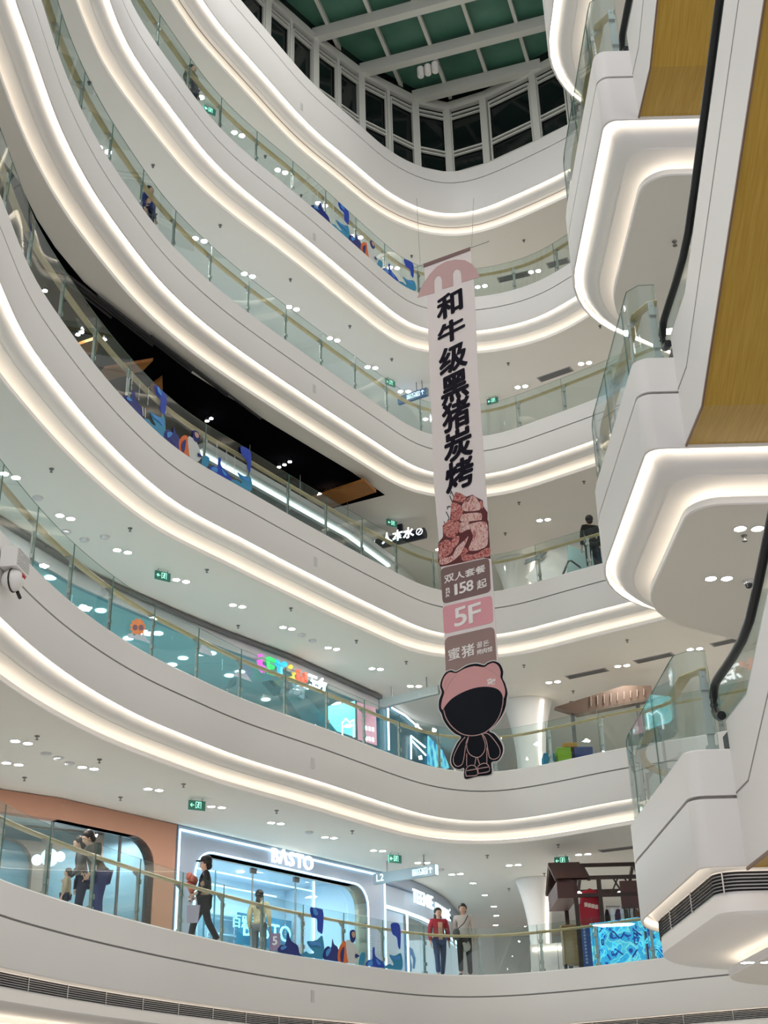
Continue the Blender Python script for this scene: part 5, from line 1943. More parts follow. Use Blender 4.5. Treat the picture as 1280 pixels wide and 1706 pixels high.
g2 = Front(zz[2], zz[3], Z3)
MB().prism([Vector((v.x, v.y, min(v.z, C4 - .1))) for v in [g2.px(*p, .05) for p in cpx([(905, 640), (960, 650), (1040, 800), (1100, 960), (1040, 975), (905, 925)], *S6)]], [], g2.n, .02).build('lit_mural', textured('aqua_mural', 'voronoi', [(0.1, (0.02, 0.10, 0.35)), (0.4, (0.05, 0.45, 0.8)), (0.7, (0.3, 0.9, 0.95))], tscale=2.5, emit=0.8), sh5)
# ------------------------------------------------------------------ people
HAIRB = mat('black_hair', (0.012, 0.010, 0.010), 0.5)
EYEM = mat('eye_dark', (0.02, 0.015, 0.012), 0.3)
LIPM = mat('lips', (0.42, 0.18, 0.15), 0.5)


def skinned(name, chains, mtl, parent, sub=2):
    """chains: {joint: (pos, rx, ry)}, edges -> one continuous limb surface"""
    joints, edges, root = chains
    names = list(joints)
    me = bpy.data.meshes.new(name)
    off = wloc(parent)
    me.from_pydata([tuple(Vector(joints[n][0]) - off) for n in names], [(names.index(a), names.index(b)) for a, b in edges], [])
    o = bpy.data.objects.new(name, me)
    COL.objects.link(o)
    sk = o.modifiers.new('skin', 'SKIN')
    sk.use_smooth_shade = True
    if not me.skin_vertices:
        me.skin_vertices.new()
    for i, n in enumerate(names):
        r = joints[n][1:]
        me.skin_vertices[0].data[i].radius = (r[0], r[-1])
        me.skin_vertices[0].data[i].use_root = (n == root)
    ss = o.modifiers.new('subsurf', 'SUBSURF')
    ss.levels = ss.render_levels = sub
    dg = bpy.context.evaluated_depsgraph_get()
    dg.update()
    m2 = bpy.data.meshes.new_from_object(o.evaluated_get(dg))
    o.modifiers.clear()
    o.data = m2
    m2.name = name
    m2.materials.clear()
    m2.materials.append(mtl)
    for p in m2.polygons:
        p.use_smooth = True
    bpy.data.meshes.remove(me)
    o.parent = parent
    return o


def person(loc, yaw, label, top, bottom, shoes, height=1.70, coat=0.0, hair='short', pose=None, cap=None, bulk=1.0, lean=0.0, walk=0.0):
    """local axes: +y is ahead of the figure; yaw turns it about the vertical"""
    s = height / 1.70
    root = thing('person', loc, label, 'person')
    cy, sy = math.cos(yaw), math.sin(yaw)
    L = Vector(loc)
    pose = pose or {}

    def W_(p):
        x, y, z = p
        # lean the upper body forward about the hips
        if z > 0.92 and lean:
            dz = z - 0.92
            y, z = y * math.cos(lean) + dz * math.sin(lean), 0.92 + dz * math.cos(lean) - y * math.sin(lean)
        return L + Vector((x * cy - y * sy, x * sy + y * cy, z)) * s

    J = {'pelvis': (0, 0, .95), 'waist': (0, 0, 1.10), 'chest': (0, .0, 1.30), 'neck0': (0, -.005, 1.43), 'neck': (0, .0, 1.49), 'jaw': (0, .035, 1.545), 'skull': (0, .005, 1.62), 'crown': (0, -.005, 1.665),
         'nose': (0, .10, 1.595)}
    for sd, k in ((-1, 'L'), (1, 'R')):
        st = walk * sd
        J['hip' + k] = (sd * .095, 0, .90)
        J['knee' + k] = (sd * .10, .05 + st * .16, .50)
        J['ankle' + k] = (sd * .10, .0 + st * .30 - (0.05 if st < 0 else 0), .09)
        J['toe' + k] = (sd * .115, .14 + st * .30, .035)
        J['sh' + k] = (sd * .185, -.01, 1.405)
        J['el' + k] = pose.get('el' + k, (sd * .245, -.03, 1.12))
        J['wr' + k] = pose.get('wr' + k, (sd * .245, .06, .88))
    H = {}
    for sd, k in ((-1, 'L'), (1, 'R')):
        e, w = Vector(J['el' + k]), Vector(J['wr' + k])
        d = (w - e).normalized()
        side = d.cross(Vector((sd, 0, 0)))
        if side.length < .2:
            side = Vector((0, 1, 0))
        side.normalize()
        H[k] = (w, d, side)
    R = {'pelvis': (.14, .10), 'waist': (.125, .09), 'chest': (.15, .10), 'neck0': (.07, .06), 'neck': (.052, .052), 'jaw': (.066, .072), 'skull': (.098, .112), 'crown': (.085, .10), 'nose': (.014, .016)}
    for k in 'LR':
        R['hip' + k] = (.088, .09)
        R['knee' + k] = (.058, .058)
        R['ankle' + k] = (.038, .038)
        R['toe' + k] = (.038, .026)
        R['sh' + k] = (.055, .055)
        R['el' + k] = (.042, .042)
        R['wr' + k] = (.027, .027)
    E_ = [('pelvis', 'waist'), ('waist', 'chest'), ('chest', 'neck0'), ('neck0', 'neck'), ('neck', 'jaw'), ('jaw', 'skull'), ('skull', 'crown'), ('jaw', 'nose')]
    E_ = [e for e in E_ if e[1] != 'nose']
    for k in 'LR':
        E_ += [('pelvis', 'hip' + k), ('hip' + k, 'knee' + k), ('knee' + k, 'ankle' + k), ('ankle' + k, 'toe' + k), ('chest', 'sh' + k), ('sh' + k, 'el' + k), ('el' + k, 'wr' + k)]
    JJ = {n: (W_(J[n]), R[n][0] * s, R[n][1] * s) for n in J if n != 'nose'}
    # palms and five fingers
    for k in 'LR':
        w, d, side = H[k]
        up = d.cross(side)
        pm = w + d * .075
        JJ['palm' + k] = (W_(pm), .034 * s, .018 * s)
        E_.append(('wr' + k, 'palm' + k))
        for f, (o_, ln) in enumerate([(-.027, .062), (-.009, .075), (.009, .072), (.026, .055)]):
            a = pm + d * .035 + side * o_
            b = a + d * ln * .55 + up * .006
            c = b + d * ln * .40 + up * .020
            for nm, q, r in (('fa', a, .009), ('fb', b, .0085), ('fc', c, .007)):
                JJ['%s%d%s' % (nm, f, k)] = (W_(q), r * s, r * s)
            E_ += [('palm' + k, 'fa%d%s' % (f, k)), ('fa%d%s' % (f, k), 'fb%d%s' % (f, k)), ('fb%d%s' % (f, k), 'fc%d%s' % (f, k))]
        a = pm - side * .040 - d * .01
        b = a + d * .035 - side * .012
        JJ['ta' + k] = (W_(a), .011 * s, .011 * s)
        JJ['tb' + k] = (W_(b), .009 * s, .009 * s)
        E_ += [('palm' + k, 'ta' + k), ('ta' + k, 'tb' + k)]
    skinned('body', (JJ, E_, 'pelvis'), SKINTONE, root)

    def cloth(name, ns, es, rt, grow_, mtl, extra=None):
        q = {}
        for n in ns:
            p, a, b = JJ[n]
            q[n] = (p, a + grow_ * s * bulk, b + grow_ * s * bulk)
        if extra:
            for n, (p, a, b) in extra.items():
                q[n] = (W_(p), a * s, b * s)
        return skinned(name, (q, es, rt), mtl, root)
    # trousers
    ns = ['pelvis'] + [n + k for n in ('hip', 'knee') for k in 'LR']
    ex = {}
    es = []
    for k in 'LR':
        an = Vector(J['ankle' + k]) + Vector((0, 0, .02))
        ex['hem' + k] = (tuple(an), .060, .062)
        es += [('pelvis', 'hip' + k), ('hip' + k, 'knee' + k), ('knee' + k, 'hem' + k)]
    cloth('trousers', ns, es, 'pelvis', .016, bottom, ex)
    # top or coat
    ns = ['waist', 'chest', 'neck0', 'shL', 'shR', 'elL', 'elR']
    es = [('waist', 'chest'), ('chest', 'neck0')]
    ex = {'hemline': ((0, 0, .90 - coat), .165 + coat * .07, .125 + coat * .05), 'hips': ((0, 0, 1.0), .158, .118)}
    es += [('hemline', 'hips'), ('hips', 'waist')]
    for k in 'LR':
        w, d, side = H[k]
        ex['cuff' + k] = (tuple(w - d * .02), .042, .042)
        es += [('chest', 'sh' + k), ('sh' + k, 'el' + k), ('el' + k, 'cuff' + k)]
    cloth('coat' if coat else 'top', ns, es, 'waist', .024, top, ex)
    for k in 'LR':
        a, t_ = Vector(J['ankle' + k]), Vector(J['toe' + k])
        hl = a + Vector((0, -.05, -.05))
        skinned('shoe', ({'h': (W_(hl), .042 * s, .038 * s), 'm': (W_((a + t_) / 2 + Vector((0, 0, -.015))), .046 * s, .042 * s), 't': (W_(t_ + Vector((0, .03, .0))), .046 * s, .033 * s)}, [('h', 'm'), ('m', 't')], 'm'), shoes, root)
    # face
    def blob(name, c, r, mtl, sc=(1, 1, 1)):
        mb = MB()
        pr = [(max(.0005, math.sin(PI * i / 8)) * r, -math.cos(PI * i / 8) * r * sc[2]) for i in range(9)]
        mb.lathe(W_(c), pr, 12, sc[0], sc[1])
        return mb.build(name, mtl, root, smooth=True)
    for sx in (-.031, .031):
        blob('eye', (sx, .088, 1.618), .0105 * s, EYEM, (1.25, 1.25, .7))
        blob('ear', (sx * 2.6, .0, 1.60), .026 * s, SKINTONE, (.55, .55, 1.2))
    blob('nose', (0, .098, 1.590), .017 * s, SKINTONE, (1, 1, 1.35))
    blob('mouth', (0, .090, 1.553), .020 * s, LIPM, (1.1, 1.1, .35))
    # hair and cap follow the skull
    if hair:
        blob('hair', (0, -.030, 1.655), .108 * s, HAIRB, (1, 1.08, 1.0))
        if hair == 'ponytail':
            blob('hair_bun', (0, -.150, 1.60), .042 * s, HAIRB, (1, 1, 1.1))
            blob('ponytail', (0, -.155, 1.45), .055 * s, HAIRB, (1, .8, 2.9))
        elif hair == 'long':
            blob('long_hair', (0, -.065, 1.52), .105 * s, HAIRB, (1, .62, 1.5))
        else:
            blob('nape_hair', (0, -.055, 1.575), .082 * s, HAIRB, (1, .75, 1.0))
    if cap:
        mb = MB()
        mb.lathe(W_((0, -.012, 1.66)), [(r * s, z * s) for r, z in ((.118, 0), (.122, .03), (.112, .075), (.08, .11), (.03, .125), (.001, .127))], 18)
        mb.build('cap', cap, root, smooth=True)
        pr = [W_((.095 * math.cos(a), .07 + .13 * math.sin(a), 1.668)) for a in [PI * k / 10 for k in range(11)]]
        mb = MB()
        mb.prism(pr, [], (0, 0, 1), .014)
        mb.build('cap_peak', cap, root)
    return root, W_


def cl(name, c, r=0.75):
    return mat(name, c, r, spec=0.25)


def on_floor(lv, x, back):
    """a spot on gallery lv, `back` metres behind the fascia, seen at picture column x"""
    e = Edge(lv, back)
    t = e.find_px(x)
    p, d, n = e.at(t)
    return Vector((p.x, p.y, ZL[lv] + 0.002)), math.atan2(-n.y, -n.x)


BLACKC = cl('black_cloth', (0.012, 0.012, 0.014))
NAVYC = cl('navy_cloth', (0.02, 0.03, 0.07))
DENIM = cl('denim', (0.05, 0.07, 0.15))
SHOEB = cl('black_shoes', (0.015, 0.015, 0.015), .5)
# man in a black cap striding left with a red bundle in his arm
p, a = on_floor(2, 338, 0.95)
yw = PI / 2 + 0.15
m1, T1 = person(p, yw, 'person in black cap and black coat walking left with a red bundle', cl('black_coat', (0.014, 0.014, 0.016)), cl('black_jeans', (0.016, 0.018, 0.026)), SHOEB, 1.78, coat=.22, cap=BLACKC, walk=.85,
                pose={'elL': (-.25, -.06, 1.14), 'wrL': (-.20, .16, 1.02), 'elR': (.25, -.05, 1.14), 'wrR': (.20, .16, 1.0)})
c = T1((-.12, .26, 1.22))
bun = thing('red_bundle', c, 'red and orange bundle held against the chest of the person in a black cap', 'bundle')
mb = MB()
random.seed(3)
for k in range(9):
    o_ = Vector((random.uniform(-.09, .09), random.uniform(-.08, .08), random.uniform(-.12, .14)))
    r = random.uniform(.06, .09)
    mb.lathe(c + o_, [(max(.001, math.sin(PI * i / 6)) * r, -math.cos(PI * i / 6) * r) for i in range(7)], 9)
tag(mb.build('petals', mat('red_petals', (0.50, 0.10, 0.06), 0.6), bun, smooth=True), kind='stuff')
MB().tube([c + Vector((0, 0, -.1)), c + Vector((.03, .02, -.34))], [.06, .025], 10).build('wrap', mat('wrap_paper', (0.45, 0.2, 0.18), .6), bun)
c = T1((-.24, .20, .70))
bag = thing('carrier_bag', c, 'grey-lilac carrier bag hanging from the hand of the person in a black cap', 'bag')
MB().prism([c + Vector((x, -.05, z)) for x, z in [(-.12, -.26), (.10, -.26), (.13, .08), (-.13, .08)]], [], (0, 1, 0), .10).build('bag_body', mat('lilac_bag', (0.36, 0.33, 0.42), .6), bag)
for yy in (-.04, .04):
    MB().tube([c + Vector((-.07, yy, .08)), c + Vector((-.04, yy, .24)), c + Vector((.04, yy, .24)), c + Vector((.07, yy, .08))], .008, 6).build('handle', mat('lilac_bag', (0, 0, 0)), bag)
# woman seen from behind in a cream top
p, a = on_floor(2, 431, 1.9)
w1, T2 = person(p, -0.15, 'person with a long black ponytail in a cream top, seen from behind beside the foil', cl('cream_knit', (0.62, 0.55, 0.36)), cl('grey_trousers', (0.17, 0.19, 0.20)), SHOEB, 1.66, hair='ponytail')
c = T2((.38, .05, .62))
bag2 = thing('shopping_bag', c, 'mauve shopping bag with the number 5 beside the person in cream', 'bag')
MB().abox(c + Vector((-.12, -.06, -.25)), c + Vector((.12, .06, .12))).build('bag_body', mat('mauve_bag', (0.25, 0.16, 0.28), .6), bag2)
mb = MB()
text_mb(mb, '5', c + Vector((0, -.062, -.05)), Vector((1, 0, 0)), UZ, .26, bold=.02, depth=.002, nrm=(0, -1, 0))
mb.build('lettering', mat('sticker_white', (.8, .8, .82), .6), bag2)
MB().tube([c + Vector((-.06, 0, .12)), c + Vector((-.04, 0, .24)), c + Vector((.04, 0, .24)), c + Vector((.06, 0, .12))], .008, 6).build('handle', mat('mauve_bag', (0, 0, 0)), bag2)
# couple to the right of the foil
p, a = on_floor(2, 735, 0.85)
w2, T3 = person(p, PI + .25, 'person in a red patterned jacket over a tan top, left one of the walking couple', cl('red_jacket', (0.34, 0.035, 0.05)), DENIM, SHOEB, 1.66, coat=.05, hair='long', walk=.45)
MB().prism([T3((x, .135, z)) for x, z in [(-.05, .93), (.05, .93), (.055, 1.36), (-.055, 1.36)]], [], (T3((0, .01, 0)) - T3((0, 0, 0))).normalized(), .02).build('tan_front', cl('tan_knit', (.52, .36, .25)), w2)
p, a = on_floor(2, 776, 0.72)
m2_, T4 = person(p, PI - .1, 'person in a long pale grey coat and black trousers, right one of the walking couple', cl('pale_grey_coat', (0.50, 0.47, 0.44)), BLACKC, SHOEB, 1.75, coat=.32, walk=.75)
c = T4((.17, .27, .98))
pouch = thing('shoulder_pouch', c, 'dark grey pouch on the front of the person in the pale coat', 'bag')
MB().lathe(c + Vector((0, 0, -.13)), [(.05, 0), (.085, .03), (.09, .2), (.06, .26)], 14, 1, .6).build('pouch_body', mat('grey_pouch', (.06, .065, .075), .5), pouch, smooth=True)
MB().tube([c + Vector((0, 0, .1)), T4((-.02, .17, 1.25)), T4((-.13, .06, 1.45))], .012, 6).build('strap', mat('grey_pouch', (0, 0, 0)), pouch)
# two people on the left by the terracotta shop
p, a = on_floor(2, 162, 1.2)
m3, T5 = person(p, PI / 2 + .5, 'person in an olive-black jacket and blue jeans bending forward at the left', cl('olive_jacket', (0.045, 0.042, 0.032)), cl('blue_jeans', (0.03, 0.045, 0.16)), SHOEB, 1.80, coat=.03, lean=.42, bulk=1.5, hair='short',
                pose={'elL': (-.26, .08, 1.14), 'wrL': (-.20, .26, 1.0), 'elR': (.27, .0, 1.12), 'wrR': (.25, .05, .86)})
p, a = on_floor(2, 132, 1.75)
m4, T6 = person(p, PI / 2 + .3, 'person with dark hair leaning behind the one in the olive-black jacket', cl('dark_grey_jacket', (0.06, 0.062, 0.07)), NAVYC, SHOEB, 1.76, coat=.05, lean=.18,
                pose={'elL': (-.26, .05, 1.14), 'wrL': (-.2, .26, .98)})
p, a = on_floor(2, 104, 1.55)
kid, T7 = person(p, PI / 2, 'small child in a beige jacket low behind the glass at the left', cl('beige_jacket', (0.48, 0.40, 0.28)), NAVYC, SHOEB, 1.02)
# third gallery, right: person in black
p, a = on_floor(4, 990, 0.72)
m5, T8 = person(p, .2, 'person all in black standing at the railing beside the second landing', BLACKC, cl('black_trousers', (0.012, 0.012, 0.016)), SHOEB, 1.75, coat=.12)
MB().box(T8((.22, .1, .6)), (.05, 0, 0), (0, .05, 0), (0, 0, .55)).build('dark_bag', NAVYC, m5)
# fourth and fifth galleries, left: far-off figures
p, a = on_floor(5, 243, 0.55)
m6, T9 = person(p, a - PI / 2, 'person in a deep blue jacket half hidden on the fourth gallery', cl('deep_blue_jacket', (0.02, 0.03, 0.16)), NAVYC, SHOEB, 1.62, coat=.1)
p, a = on_floor(6, 316, 0.5)
m7, T10 = person(p, a - PI / 2, 'person in a dark camouflage jacket half hidden on the fifth gallery', textured('camouflage', 'noise', [(0.4, (0.02, 0.03, 0.02)), (0.6, (0.12, 0.14, 0.10))], tscale=14, rough=.8), NAVYC, SHOEB, 1.72, coat=.05, bulk=1.4)

# ------------------------------------------------------------------ right side of the lowest gallery: market stall, blue lightbox, cabinet
SB = mat('stall_dark_timber', (0.035, 0.018, 0.014), 0.5)
Yf, Yb = 32.6, 34.6
S7 = (930, 1400, 5.565)


def sp(x, y, Y):
    return at_y(*cpx([(x, y)], *S7)[0], Y)


st = thing('market_stall', Vector((6.0, 33.5, Z2)), 'dark timber market stall frame with gabled ends, hung with clothes', 'stall')
xl, xr_ = sp(180, 700, Yf).x, sp(800, 600, Yf).x
zr, ze = sp(180, 270, Yf).z, sp(180, 350, Yf).z
ztop = zr
zbeam = sp(410, 330, Yf).z
for x in (xl, xl + .5 * (xr_ - xl) * .72, xr_):
    for y in (Yf, Yb):
        MB().bar((x, y, Z2), (x, y, ze), .10, .10, up=(1, 0, 0)).build('post', SB, st)
for y, z in ((Yf, ze), (Yb, ze), (Yf, ze - .42)):
    MB().bar((xl - .1, y, z), (xr_ + .1, y, z), .08, .09).build('beam', SB, st)
MB().bar((xl - .5, (Yf + Yb) / 2, zr + .28), (xr_ + .1, (Yf + Yb) / 2, zr + .28), .08, .09).build('ridge_beam', SB, st)
for x in (xl - .45, xl + .35, xr_):
    for y in (Yf - .1, Yb + .1):
        MB().bar((x, y, ze - .05), (x, (Yf + Yb) / 2, zr + .28), .07, .08).build('rafter', SB, st)
gb = MB()
for y in (Yf - .14, Yb + .14):
    ym = (Yf + Yb) / 2
    gb.add([(xl - .5, y, ze - .06), (xl + .3, y, ze - .06), (xl + .3, ym, zr + .33), (xl - .5, ym, zr + .33)], [(0, 1, 2, 3)])
    gb.add([(xl - .5, y, ze - .02), (xl + .3, y, ze - .02), (xl + .3, ym, zr + .37), (xl - .5, ym, zr + .37)], [(0, 1, 2, 3)])
gb.build('roof_board', mat('stall_roof', (0.07, 0.025, 0.022), .5), st)
MB().abox((xl - .45, Yf - .05, ze - .48), (xl + .05, Yb, ze - .08)).build('end_box', mat('stall_roof', (0, 0, 0)), st)
for k in range(3):
    x = xl + .95 + k * .14
    MB().bar((x, Yf, ze), (x + .22 * (1 if k != 1 else -1), Yf, ze - .42), .035, .035).build('brace', SB, st)
for k in range(5):
    x = xr_ - .5 + k * .12
    MB().bar((x, Yf, Z2), (x, Yf, ze - .42), .035, .035, up=(1, 0, 0)).build('slat', SB, st)
MB().abox((xr_ - .55, Yf - .04, ze - .75), (xr_ + .08, Yf + .06, ze - .1)).build('end_panel', mat('stall_roof', (0, 0, 0)), st)
MB().tube([(xl + .8, Yf + .5, ze - .62), (xr_ - .5, Yf + .5, ze - .62)], .018, 8).build('clothes_rail', GREY, st)
# clothes on the rail, each its own thing
CLO = [('near-black', (0.02, .015, .02), 428, 458), ('ochre', (.33, .19, .05), 476, 496), ('deep plum', (.05, .03, .08), 520, 575), ('bottle green', (.05, .09, .075), 600, 650), ('rust brown', (.24, .11, .06), 680, 735)]
rx0 = xl + .9
span = (xr_ - .6) - rx0
for i, (nm, c, a0, a1) in enumerate(CLO):
    x = sp((a0 + a1) / 2, 560, Yf + .5).x
    w = (sp(a1, 560, Yf + .5).x - sp(a0, 560, Yf + .5).x) / 2 + .02
    zt_ = ze - .66
    g = thing('hanging_garment', Vector((x, Yf + .5, zt_)), '%s garment hanging on the rail of the dark market stall' % nm, 'clothing', 'garments on the stall')
    q = [(-w, -1.25), (w, -1.25), (w * .95, -.18), (w * .45, -.04), (-w * .45, -.04), (-w * .95, -.18)]
    MB().prism([Vector((x + a, Yf + .46, zt_ + b)) for a, b in q], [], (0, 1, 0), .08).build('garment_body', mat('cloth_' + nm.replace(' ', '_').replace('-', '_'), c, .8), g)
    MB().tube([Vector((x, Yf + .5, zt_ - .04)), Vector((x, Yf + .5, zt_ + .02))], .008, 6).build('hook', GREY, g)
for i, a0 in enumerate((495, 590, 665)):
    x = sp(a0, 560, Yf + .2).x
    t = thing('mirror_panel', Vector((x, Yf + .25, Z2)), 'narrow white-framed panel among the stall clothes, %s from the left' % ORD[i], 'panel', 'white-framed panels')
    MB().abox((x - .05, Yf + .22, Z2), (x + .05, Yf + .28, ze - .7)).build('panel', mat('white_frame', (.72, .74, .76), .4), t)
# red draped counter
cx0, cx1 = sp(215, 640, Yf - .1).x, sp(430, 640, Yf - .1).x
ct = thing('draped_counter', Vector(((cx0 + cx1) / 2, Yf + .2, Z2)), 'small counter draped in red cloth with pale letters at the stall', 'counter')
zt_ = sp(300, 570, Yf - .1).z
MB().abox((cx0, Yf + .12, Z2), (cx1, Yf + .45, zt_)).build('drape', mat('red_drape', (0.40, 0.012, 0.03), .7), ct)
MB().prism([Vector((cx0 + (cx1 - cx0) * a, Yf + .12, zt_ + b)) for a, b in [(.08, 0), (.92, 0), (.85, .28), (.5, .36), (.15, .28)]], [], (0, 1, 0), .32).build('hood', mat('red_drape', (0, 0, 0)), ct)
mb = MB()
for k in range(4):
    mb.box(Vector((cx0 + (cx1 - cx0) * (.28 + .15 * k), Yf + .115, zt_ - .03 - .02 * k)), (.04, 0, 0), (0, .002, 0), (0, 0, .05))
mb.build('pale_letters', mat('pale_letter', (.75, .6, .5), .6), ct)
for (x, y, lab) in ((163, 495, 'left'), (200, 508, 'right'), (570, 508, 'middle'), (650, 498, 'far right')):
    q = sp(x, y, Yf + .1)
    MB().lathe(q, [(.06, 0), (.06, .05), (.02, .09)], 10).build('stall_lamp', mat('stall_lamp_lit', (1, 1, 1), .4, emit=(1, .98, .95), strength=6), st)

MURAL = textured('graffiti_print', 'voronoi', [(0.05, (0.01, 0.03, 0.25)), (0.22, (0.02, 0.10, 0.50)), (0.30, (0.04, 0.50, 0.85)), (0.52, (0.03, 0.42, 0.80)), (0.56, (0.30, 0.90, 0.95)), (0.75, (0.05, 0.55, 0.85))], tscale=4.2, rough=.4, emit=0.5, distortion=0.6)


def edge_panel(root, lv, back, x0, x1, h0, h1, mtl, name, n=10):
    e = Edge(lv, back)
    lo = e.find_px(700)
    s0, s1 = e.find_px(x0, lo, lo + 22), e.find_px(x1, lo, lo + 22)
    mb = MB()
    for i in range(n):
        q = []
        for t in (s0 + (s1 - s0) * i / n, s0 + (s1 - s0) * (i + 1) / n):
            p_, d_, n_ = e.at(t)
            q.append((p_, n_))
        (p0, n0), (p1, n1) = q
        vs = []
        for zz in (ZL[lv] + h0, ZL[lv] + h1):
            for (p_, n_, o_) in ((p0, n0, 0), (p1, n1, 0), (p1, n1, .04), (p0, n0, .04)):
                vs.append(Vector((p_.x + n_.x * o_, p_.y + n_.y * o_, zz)))
        mb.add(vs, [(0, 1, 5, 4), (2, 3, 7, 6), (4, 5, 6, 7), (0, 3, 2, 1)] + ([(0, 4, 7, 3)] if i == 0 else []) + ([(1, 2, 6, 5)] if i == n - 1 else []))
    return mb.build(name, mtl, root), e, s0, s1


lb = thing('graffiti_screen', on_floor(2, 1060, .45)[0], 'bright cyan and navy graffiti-patterned screen behind the railing by the market stall', 'screen')
NAVYP = mat('navy_panel', (0.012, 0.03, 0.11), .4, emit=(0.01, 0.03, 0.14), strength=.6)
edge_panel(lb, 2, .42, 973, 990, .0, 1.0, NAVYP, 'navy_side_strip', 3)
edge_panel(lb, 2, .42, 990.5, 1078, .0, 1.02, MURAL, 'patterned_panel')
edge_panel(lb, 2, .42, 1079, 1082, .0, 1.02, NAVYP, 'joint_strip', 1)
edge_panel(lb, 2, .42, 1082.5, 1175, .0, 1.02, MURAL, 'patterned_panel')
# doodle strokes standing slightly proud of the pattern
e = Edge(2, .40)
lo = e.find_px(700)


def ep(x, h, lift=0.0):
    t = e.find_px(x, lo, lo + 22)
    p_, d_, n_ = e.at(t)
    return Vector((p_.x - n_.x * lift, p_.y - n_.y * lift, Z2 + h))


CY = mat('doodle_cyan', (0.1, .6, .75), .4, emit=(.10, .75, .95), strength=.7)
NV = mat('doodle_navy', (0.01, .03, .2), .4, emit=(.01, .04, .3), strength=.5)
random.seed(11)
for k in range(34):
    x0 = random.uniform(994, 1150)
    h0 = random.uniform(.08, .9)
    r = random.uniform(.04, .13)
    kind_ = k % 3
    pts = []
    if kind_ == 0:
        pts = [ep(x0 + 9 * r * 7 * math.cos(a) * .55, min(1.0, max(.03, h0 + r * math.sin(a)))) for a in [2 * PI * j / 12 for j in range(13)]]
    elif kind_ == 1:
        a0 = random.uniform(0, 6)
        pts = [ep(x0 + j * 3.4, min(.99, max(.03, h0 + .09 * math.sin(a0 + j * .8)))) for j in range(8)]
    else:
        dx, dh = random.uniform(-14, 14), random.uniform(.1, .3)
        pts = [ep(x0, h0), ep(x0 + dx, min(.98, h0 + dh))]
    MB().tube(pts, .018 if kind_ else .014, 5).build('doodle_stroke', CY if k % 2 else NV, lb)
mb = MB()
for k in range(11):
    c = ep(980.5, .92 - k * .078, .0)
    d = (ep(984, .5) - ep(977, .5)).normalized()
    ch = MB()
    mb.box(c, d * .035, d.cross(UZ) * .002, UZ * .004)
    mb.box(c + UZ * .02, d * .028, d.cross(UZ) * .002, UZ * .004)
    mb.box(c - UZ * .018, d * .03, d.cross(UZ) * .002, UZ * .004)
    mb.box(c, d * .004, d.cross(UZ) * .002, UZ * .026)
mb.build('strip_characters', mat('pale_blue_ink', (.55, .7, .85), .5), lb)
p, a = on_floor(2, 957, .6)
cb = thing('wooden_cabinet', p, 'light oak cabinet on thin black legs left of the graffiti screen', 'cabinet')
OAK = textured('oak_veneer', 'noise', [(.3, (.33, .215, .095)), (.7, (.42, .285, .14))], scale=(1, 1, 8), tscale=4, rough=.5)
MB().abox(p + Vector((-.24, -.2, .14)), p + Vector((.24, .2, 1.02))).build('carcass', OAK, cb)
MB().abox(p + Vector((-.22, -.215, .16)), p + Vector((.22, -.2, 1.0))).build('door', OAK, cb)
MB().abox(p + Vector((-.26, -.23, 1.02)), p + Vector((.26, .22, 1.05))).build('top', OAK, cb)
for sx in (-.2, .2):
    for sy in (-.16, .16):
        MB().bar(p + Vector((sx, sy, 0)), p + Vector((sx, sy, .14)), .03, .03, up=(1, 0, 0)).build('leg', BLACK, cb)

# ------------------------------------------------------------------ sculpted white columns and lit counters deep in the right-hand galleries
def sculpted_column(x, y, lv, r0, rm, r1, lean_, label):
    z0, z1 = ZL[lv], CEILZ[lv + 1]
    t = thing('sculpted_column', Vector((x, y, z0)), label, 'column')
    pr = []
    H_ = z1 - z0 - .01
    for k in range(15):
        f = k / 14
        r = rm + (r0 - rm) * max(0, 1 - f / .5) ** 2 + (r1 - rm) * max(0, (f - .35) / .65) ** 2.2
        pr.append((r, f * H_ + .002))
    MB().lathe(Vector((x, y, z0)), pr, 28, 1, .8).build('column_shaft', WHITE, t, smooth=True)
    pts = []
    for k in range(12):
        f = k / 11
        r = rm + (r0 - rm) * max(0, 1 - f / .5) ** 2 + (r1 - rm) * max(0, (f - .35) / .65) ** 2.2
        a = -1.0
        pts.append(Vector((x + (r + .02) * math.cos(a), y + (r + .02) * .8 * math.sin(a), z0 + f * H_ * .96 + .03)))
    MB().tube(pts, .035, 6).build('led_strip', LED, t)


q = at_y(900, 1545, 38.0)
sculpted_column(q.x, 38.0, 2, .40, .30, .62, 0, 'white waisted column with a lit edge, lowest gallery right of the couple')
q = at_y(882, 1215, 37.0)
sculpted_column(q.x, 37.0, 3, .50, .42, .75, 0, 'white waisted column with a lit edge, second gallery left of the coloured cubes')
q = at_y(866, 960, 38.0)
sculpted_column(q.x, 38.0, 4, .45, .42, .8, 0, 'white waisted column with a lit edge, third gallery right of the banner')


def lit_counter(lv, pts, h, label):
    z0 = ZL[lv]
    P = smooth_line([(a, b) for a, b in pts], 6)
    t = thing('curved_counter', Vector((pts[0][0], pts[0][1], z0)), label, 'counter')
    mb, ld = MB(), []
    for a, b in zip(P[:-1], P[1:]):
        mb.bar((a[0], a[1], z0 + h / 2), (b[0], b[1], z0 + h / 2), .5, h)
        ld.append((a[0], a[1] - .30, z0 + h * .86))
    mb.build('counter_body', WHITE, t)
    MB().tube(ld, .03, 6).build('led_strip', LED, t)


lit_counter(2, [(3.6, 35.5), (5.0, 35.2), (6.4, 35.9), (7.4, 37.2)], .95, 'white curved counter with a glowing rim, lowest gallery right of the couple')
lit_counter(3, [(5.4, 36.0), (7.2, 35.2), (9.4, 35.4), (11.0, 36.8)], 1.25, 'long white curved counter with a glowing rim behind the coloured cubes')

